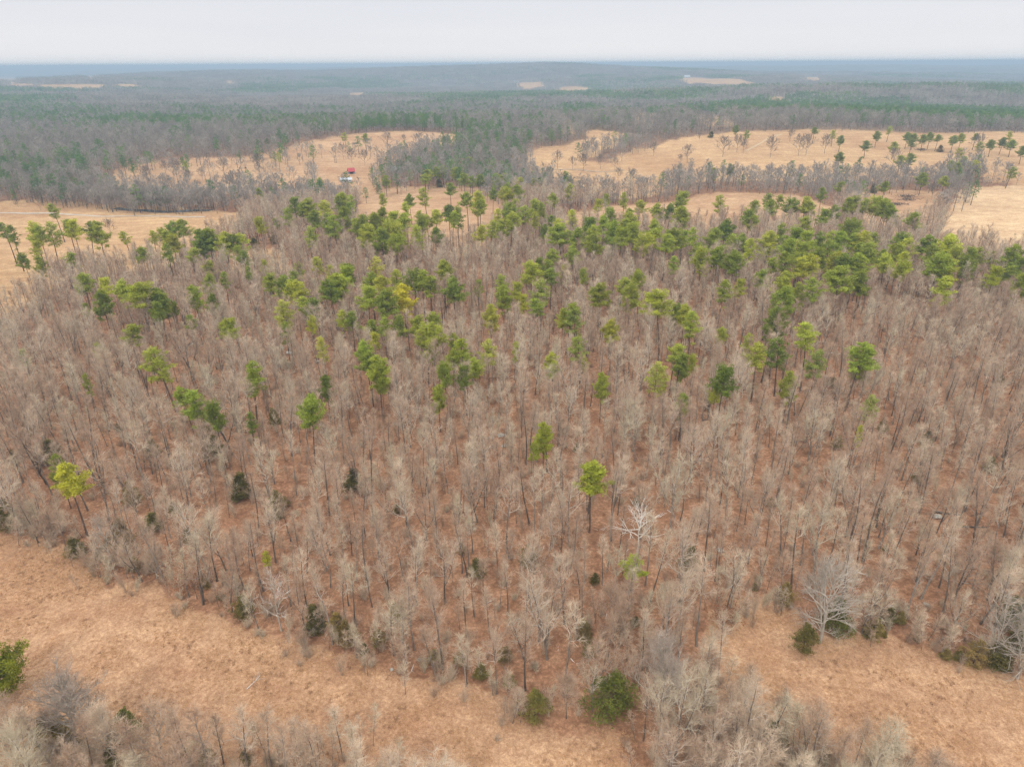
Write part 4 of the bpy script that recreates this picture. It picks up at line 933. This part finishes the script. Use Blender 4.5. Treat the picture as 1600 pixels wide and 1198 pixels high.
cc = proto_coll('farclump', [clump(740 + i, s).mesh('shape', [FARTWIG, FARNEED]) for i, s in enumerate([0, .04, .1, .3, .6, .9])])
gx, gy = [], []
r0 = 1440
while r0 < 9000:
    st = 30 if r0 < 3000 else (38 if r0 < 5000 else 60); na_ = int(2 * R(42) * r0 / st)
    a_ = (np.arange(na_) + rng.uniform(-.4, .4, na_)) / na_ * 2 * R(42) - R(42); rv = r0 + rng.uniform(-.4, .4, na_) * st
    gx.append(np.sin(a_) * rv); gy.append(np.cos(a_) * rv); r0 += st * (1 if r0 < 5000 else 1.4)
xf, yf = np.concatenate(gx), np.concatenate(gy); ok = in_field(xf, yf) == 0; xf, yf = xf[ok], yf[ok]; n = len(xf)
pr = .08 + .85 * sst(.04, .34, vnoise(xf, yf, 700, 63) * .6 + vnoise(xf, yf, 240, 62) * .5)
for pz, pl in PINEZ: pr = np.where(inpoly(xf, yf, pl), pz, pr)
vi = np.clip((pr + rng.normal(0, .12, n)) * 6, 0, 5).astype(int)
rf = np.hypot(xf, yf); s_ = rng.uniform(.85, 1.2, n) * (1 + .5 * sst(4500, 6000, rf))
scatter('far_wood', cc, xf, yf, rng.uniform(0, 6.28, n), s_, rng.uniform(.8, 1.2, n), vi, 'blue-grey far woods stretching to the horizon', zoff=-.5)
print('far', n, round(time.time() - T0, 1))

# ------------------------------------------------------------------ small things: buildings, cow, logs, rocks, brush piles
RED = simple('red_metal_roof', (.36, .06, .06), .15, .8, .45); WHT = simple('white_metal_roof', (.45, .47, .50), .1, .8, .4)
WALLG = simple('grey_board_wall', (.22, .24, .28), .2, 1); WALLW = simple('white_wall', (.4, .4, .38), .1, 1); DARK = simple('dark_opening', (.03, .03, .03), .1, 1)
def barn(name, px, L, Wd, hw, hr, rz, roofm, wallm, label, cat):
    p = ground_at(*px); r = empty(name, (p[0], p[1], float(hgt(*p)) - .2), rz)
    b = MB(); b.box((-L / 2, -Wd / 2, 0), (L / 2, Wd / 2, hw)); 
    for sx in (-1, 1): b.add([(sx * (L / 2 - .01), -Wd / 2, hw), (sx * (L / 2 - .01), Wd / 2, hw), (sx * (L / 2 - .01), 0, hw + hr - .06)], [(0, 1, 2)])
    link('wall', b.mesh('wall', [wallm]), r)
    b = MB(); o = .45; t = .14
    for s_ in (-1, 1):
        y1 = s_ * (Wd / 2 + o); z1 = hw - o * hr / (Wd / 2); x1 = L / 2 + o
        v = [(-x1, y1, z1), (x1, y1, z1), (x1, 0, hw + hr), (-x1, 0, hw + hr)]; v2 = [(a, c, d + t) for a, c, d in v]
        b.add(v + v2, [(0, 1, 2), (0, 2, 3), (4, 6, 5), (4, 7, 6), (0, 5, 1), (0, 4, 5), (1, 6, 2), (1, 5, 6), (3, 4, 0), (3, 7, 4)])
    link('roof', b.mesh('roof', [roofm]), r)
    b = MB(); b.box((-1.3, -Wd / 2 - .06, 0), (1.3, -Wd / 2 - .003, min(2.6, hw - .2))); link('door', b.mesh('door', [DARK]), r)
    for wx in (-L * .33, L * .33):
        b = MB(); b.box((wx - .5, -Wd / 2 - .05, 1.1), (wx + .5, -Wd / 2 - .003, 2.0)); link('window', b.mesh('window', [DARK]), r)
    tag(r, label, cat); TREESP.append((p[0], p[1], 0.0))
barn('barn', (549, 271), 5, 4.6, 2.2, 2.2, R(20), RED, WALLG, 'small barn with a bright red gable roof below the middle field', 'barn')
barn('shed', (541, 284), 8.5, 5, 2.0, 1.3, R(12), WHT, WALLW, 'low shed with a pale white metal roof in front of the red-roofed barn', 'shed')
barn('house', (1073, 122), 26, 14, 6, 5, 0, WHT, WALLW, 'distant pale farmhouse at the edge of the far right clearing', 'house')
barn('house', (806, 130), 24, 12, 6, 5, R(20), WHT, WALLW, 'distant pale house on the far central clearing', 'house')
barn('house', (470, 142), 18, 10, 4, 3, R(10), WHT, WALLW, 'distant white-roofed house deep in the left woods', 'house')
barn('house', (620, 268), 7, 5, 2.6, 1.6, R(50), simple('grey_metal_roof', (.34, .34, .36), .1, 1), WALLG, 'tiny grey shed half hidden by bare trees right of the barn', 'shed')

def cow(px, rz, label):
    p = ground_at(*px); vs = [(-.75, 0, 1.1), (-.2, 0, 1.12), (.45, 0, 1.12), (.8, 0, 1.25), (1.1, 0, 1.15), (1.35, 0, .95)]; rd = [.30, .38, .36, .22, .16, .11]
    ed = [(i, i + 1) for i in range(5)]
    for bx, s_ in ((-.7, 1), (-.7, -1), (.5, 1), (.5, -1)):
        a = 1 if bx < 0 else 2; i = len(vs); back = -.08 if bx < 0 else .04
        vs += [(bx, s_ * .2, .78), (bx + back, s_ * .22, .42), (bx, s_ * .22, .02)]; rd += [.14, .08, .06]; ed += [(0 if bx < 0 else 2, i), (i, i + 1), (i + 1, i + 2)]
    me = bpy.data.meshes.new('cow'); me.from_pydata(vs, ed, []); o = link('cow', me, None, (p[0], p[1], float(hgt(*p)))); o.rotation_euler = (0, 0, rz)
    m = o.modifiers.new('skin', 'SKIN')
    for i, v in enumerate(me.skin_vertices[0].data): v.radius = (rd[i], rd[i]); v.use_root = (i == 1)
    o.modifiers.new('sub', 'SUBSURF').levels = 1; me.materials.append(simple('black_hide', (.02, .018, .016), .2, 3)); tag(o, label, 'cow')
cow((424, 344), R(15), 'black cow standing in the clearing left of the dense pines')
cow((384, 264), R(160), 'small dark cow grazing on the upper left slope')

def log(px, L, r0, ang, m, label):
    p = ground_at(*px); rg = np.random.default_rng(int(px[0] * 3)); b = MB(); pts = grow(rg, (-L / 2, 0, r0 * .8), (1, 0, .0), L, 8, .05, 0); b.tube(pts, r0 * np.linspace(1, .35, 9), 7)
    for _ in range(6):
        q = interp(pts, rg.uniform(.45, .98)); b.tube(grow(rg, q, (.7, rg.normal(0, .8), .5), rg.uniform(.8, 2.2), 3, .2, 0), np.linspace(r0 * .3, .01, 4), 3)
    o = link('fallen_log', b.mesh('fallen_log', [m], True), None, (p[0], p[1], float(hgt(*p)))); o.rotation_euler = (0, 0, ang); tag(o, label, 'log')
log((1293, 553), 7, .22, R(-22), DEADW, 'pale fallen log pointing at the wide pine at right')
log((1105, 574), 6, .18, R(0), LOG, 'grey fallen log left of the round pine at right')
log((768, 700), 7, .2, R(45), LOG, 'fallen trunk slanting beside pale boulders at centre')
log((1326, 855), 4.5, .12, R(50), DEADW, 'thin whitish fallen pole slanting on litter at right')
log((1495, 803), 9, .25, R(-8), BRUSH, 'dark fallen trunk lying level at far right')
log((1523, 824), 5, .2, R(-4), BRUSH, 'short dark log below the dark fallen trunk')
log((1330, 890), 3, .1, R(30), DEADW, 'short pale stick-like log right of the field oak top')
log((397, 1066), 2.6, .07, R(60), DEADW, 'bleached branch lying on the bottom left field')
log((1470, 1002), 3.5, .12, R(20), LOG, 'short log at the foot of a leaning trunk at the right field edge')
log((1108, 655), 4, .2, R(25), BRUSH, 'dark rotten log under the flat-topped pine')
def rock(px, s, label, n=3):
    p = ground_at(*px); rg = np.random.default_rng(int(px[0] * 7 + px[1]))
    me = bpy.data.meshes.new('boulder'); import bmesh
    bm = bmesh.new()
    bmesh.ops.create_icosphere(bm, subdivisions=2, radius=s * .5)
    for v in bm.verts:
        k = v.co.normalized(); f = 1 + .28 * float(vnoise(k.x * 3 + s * 9, k.y * 3 + k.z * 2, 1.0, 71)); v.co = Vector((k.x * 1.25, k.y * .9, k.z * .6)) * s * .5 * f
    bm.to_mesh(me); bm.free(); me.materials.append(ROCK)
    o = link('boulder', me, None, (p[0], p[1], float(hgt(*p)) + s * .12)); o.rotation_euler = (rg.normal(0, .2), rg.normal(0, .2), rg.uniform(0, 6)); tag(o, label, 'boulder')
RK = [((783, 681), 1.5, 'pale boulder right of the slanting fallen trunk'), ((788, 697), 1.2, 'flat pale boulder just below the one by the slanting trunk'), ((408, 598), 1.2, 'whitish boulder beneath the bright thin pine at left'),
      ((300, 540), 2.0, 'grey boulder on the rocky ledge left of centre'), ((287, 531), 1.2, 'small pale boulder at the left end of the rocky ledge'), ((438, 545), 2.2, 'large pale boulder on the ledge above the lone full pine'),
      ((452, 552), 1.8, 'rounded boulder right of the large pale ledge boulder'), ((462, 540), 1.3, 'small ledge boulder behind the rounded boulder'), ((402, 534), 1.5, 'pale boulder midway along the rocky ledge'),
      ((495, 566), 1.2, 'lone white stone right of the rocky ledge'), ((1463, 808), 1.6, 'pinkish white boulder beside the dark fallen trunk'), ((655, 1031), .7, 'small white stone at the bottom field edge'),
      ((562, 1005), .7, 'white stone between edge cedars'), ((1392, 948), .8, 'pale stone behind the edge cedars at right'), ((1448, 945), .9, 'pale stone under leaning trunks at right'),
      ((612, 1046), .5, 'tiny white stone lying on the bottom field grass'), ((1125, 860), 1.2, 'grey boulder in litter left of the tall forked trees at right'), ((1512, 1033), .4, 'tiny white stone by the gnarled pale tree')]
for a in RK: rock(*a)
def pile(px, w, label):
    p = ground_at(*px); rg = np.random.default_rng(int(px[0])); b = MB()
    for _ in range(90):
        c0 = rg.normal(0, 1, 3) * [w * .35, w * .2, 0] + [0, 0, rg.uniform(.1, w * .16)]; d = unit(rg.normal(0, 1, 3) * [1, .7, .25]) * rg.uniform(1, w * .35)
        b.tube([c0 - d / 2, c0 + d / 2], [.09, .05], 4)
    o = link('brush_pile', b.mesh('brush_pile', [BRUSH]), None, (p[0], p[1], float(hgt(*p)))); tag(o, label, 'brush pile')
pile((1415, 308), 9, 'dark brush pile, upper one in the right pasture'); pile((1419, 313), 9, 'dark brush pile just below the upper one in the right pasture'); pile((1402, 320), 8, 'dark log heap, lowest of the three in the right pasture')
pile((1440, 235), 9, 'grey brush heap beneath the pines on the hay hill'); pile((296, 541), 5, 'dark brush tangle on the rocky ledge'); pile((1290, 612), 5, 'brown brush tangle by the pale pine at right'); pile((555, 225), 6, 'dark brush heap on the upper left field')

# ------------------------------------------------------------------ labels: nearest landmark, side and order
ORD = ['nearest', 'second nearest', 'third nearest', 'fourth nearest', 'fifth nearest', 'sixth nearest', 'seventh nearest', 'eighth nearest', 'ninth nearest', 'tenth nearest'] + ['%dth nearest' % k for k in range(11, 200)]
ORD = [o.replace('21th', '21st').replace('22th', '22nd').replace('23th', '23rd').replace('31th', '31st').replace('32th', '32nd').replace('33th', '33rd') for o in ORD]
LP = np.array([l[0] for l in LM]); buck = {}
extra = [((549, 268), 'the red-roofed barn'), ((1145, 232), 'the hay hill crest'), ((1550, 330), 'the pale right field'), ((80, 345), 'the left hay field'), ((1415, 312), 'the pasture brush piles'), ((835, 1100), 'the bushy bottom cedar'), ((965, 1080), 'the large bottom cedar'), ((1130, 955), 'the rusty shrub')]
names = [l[1] for l in LM] + [e_[1] for e_ in extra]; LP = np.concatenate([LP, np.array([e_[0] for e_ in extra], float)])
live = np.array([k in used_lm or k >= 25 for k in range(len(LM))] + [True] * len(extra))
for t in THINGS:
    if t['label']: t['o']['label'] = t['label']; continue
    d = np.hypot(LP[:, 0] - t['u'], LP[:, 1] - t['v']) + np.where(live, 0, 1e6)
    k = int(np.argmin(d)); dx, dy = t['u'] - LP[k, 0], t['v'] - LP[k, 1]
    if abs(dx) > abs(dy): s_ = 'left of' if dx < 0 else 'right of'
    else: s_ = 'behind' if dy < 0 else 'in front of'
    buck.setdefault((k, s_, t['look'] + ' ' + t['noun']), []).append((d[k], t))
for (k, s_, nn), L_ in buck.items():
    L_.sort(key=lambda a: a[0])
    for i, (_, t) in enumerate(L_):
        t['o']['label'] = ('only %s %s %s' % (nn, s_, names[k])) if len(L_) == 1 else ('%s %s %s %s' % (ORD[i], nn, s_, names[k]))

# ------------------------------------------------------------------ haze
HB = 27500.0; z0, z1 = float(Z.min()) - 2, float(max(Z.max() + 19, CAM_H + 6))
b = MB(); b.box((-HB, -HB, z0), (HB, HB, z1)); hm, nt = mat('haze'); pv = N(nt, 'ShaderNodeVolumePrincipled')
pv.inputs['Density'].default_value = 2.8e-4; pv.inputs['Color'].default_value = (.45, .59, .72, 1); pv.inputs['Anisotropy'].default_value = 0.0
o = N(nt, 'ShaderNodeOutputMaterial'); nt.links.new(pv.outputs[0], o.inputs['Volume'])
hz = link('haze', b.mesh('haze', [hm])); tag(hz, 'pale blue winter haze', kind='stuff')
print('done', round(time.time() - T0, 1), 'things', len(THINGS), 'z', z0, z1)
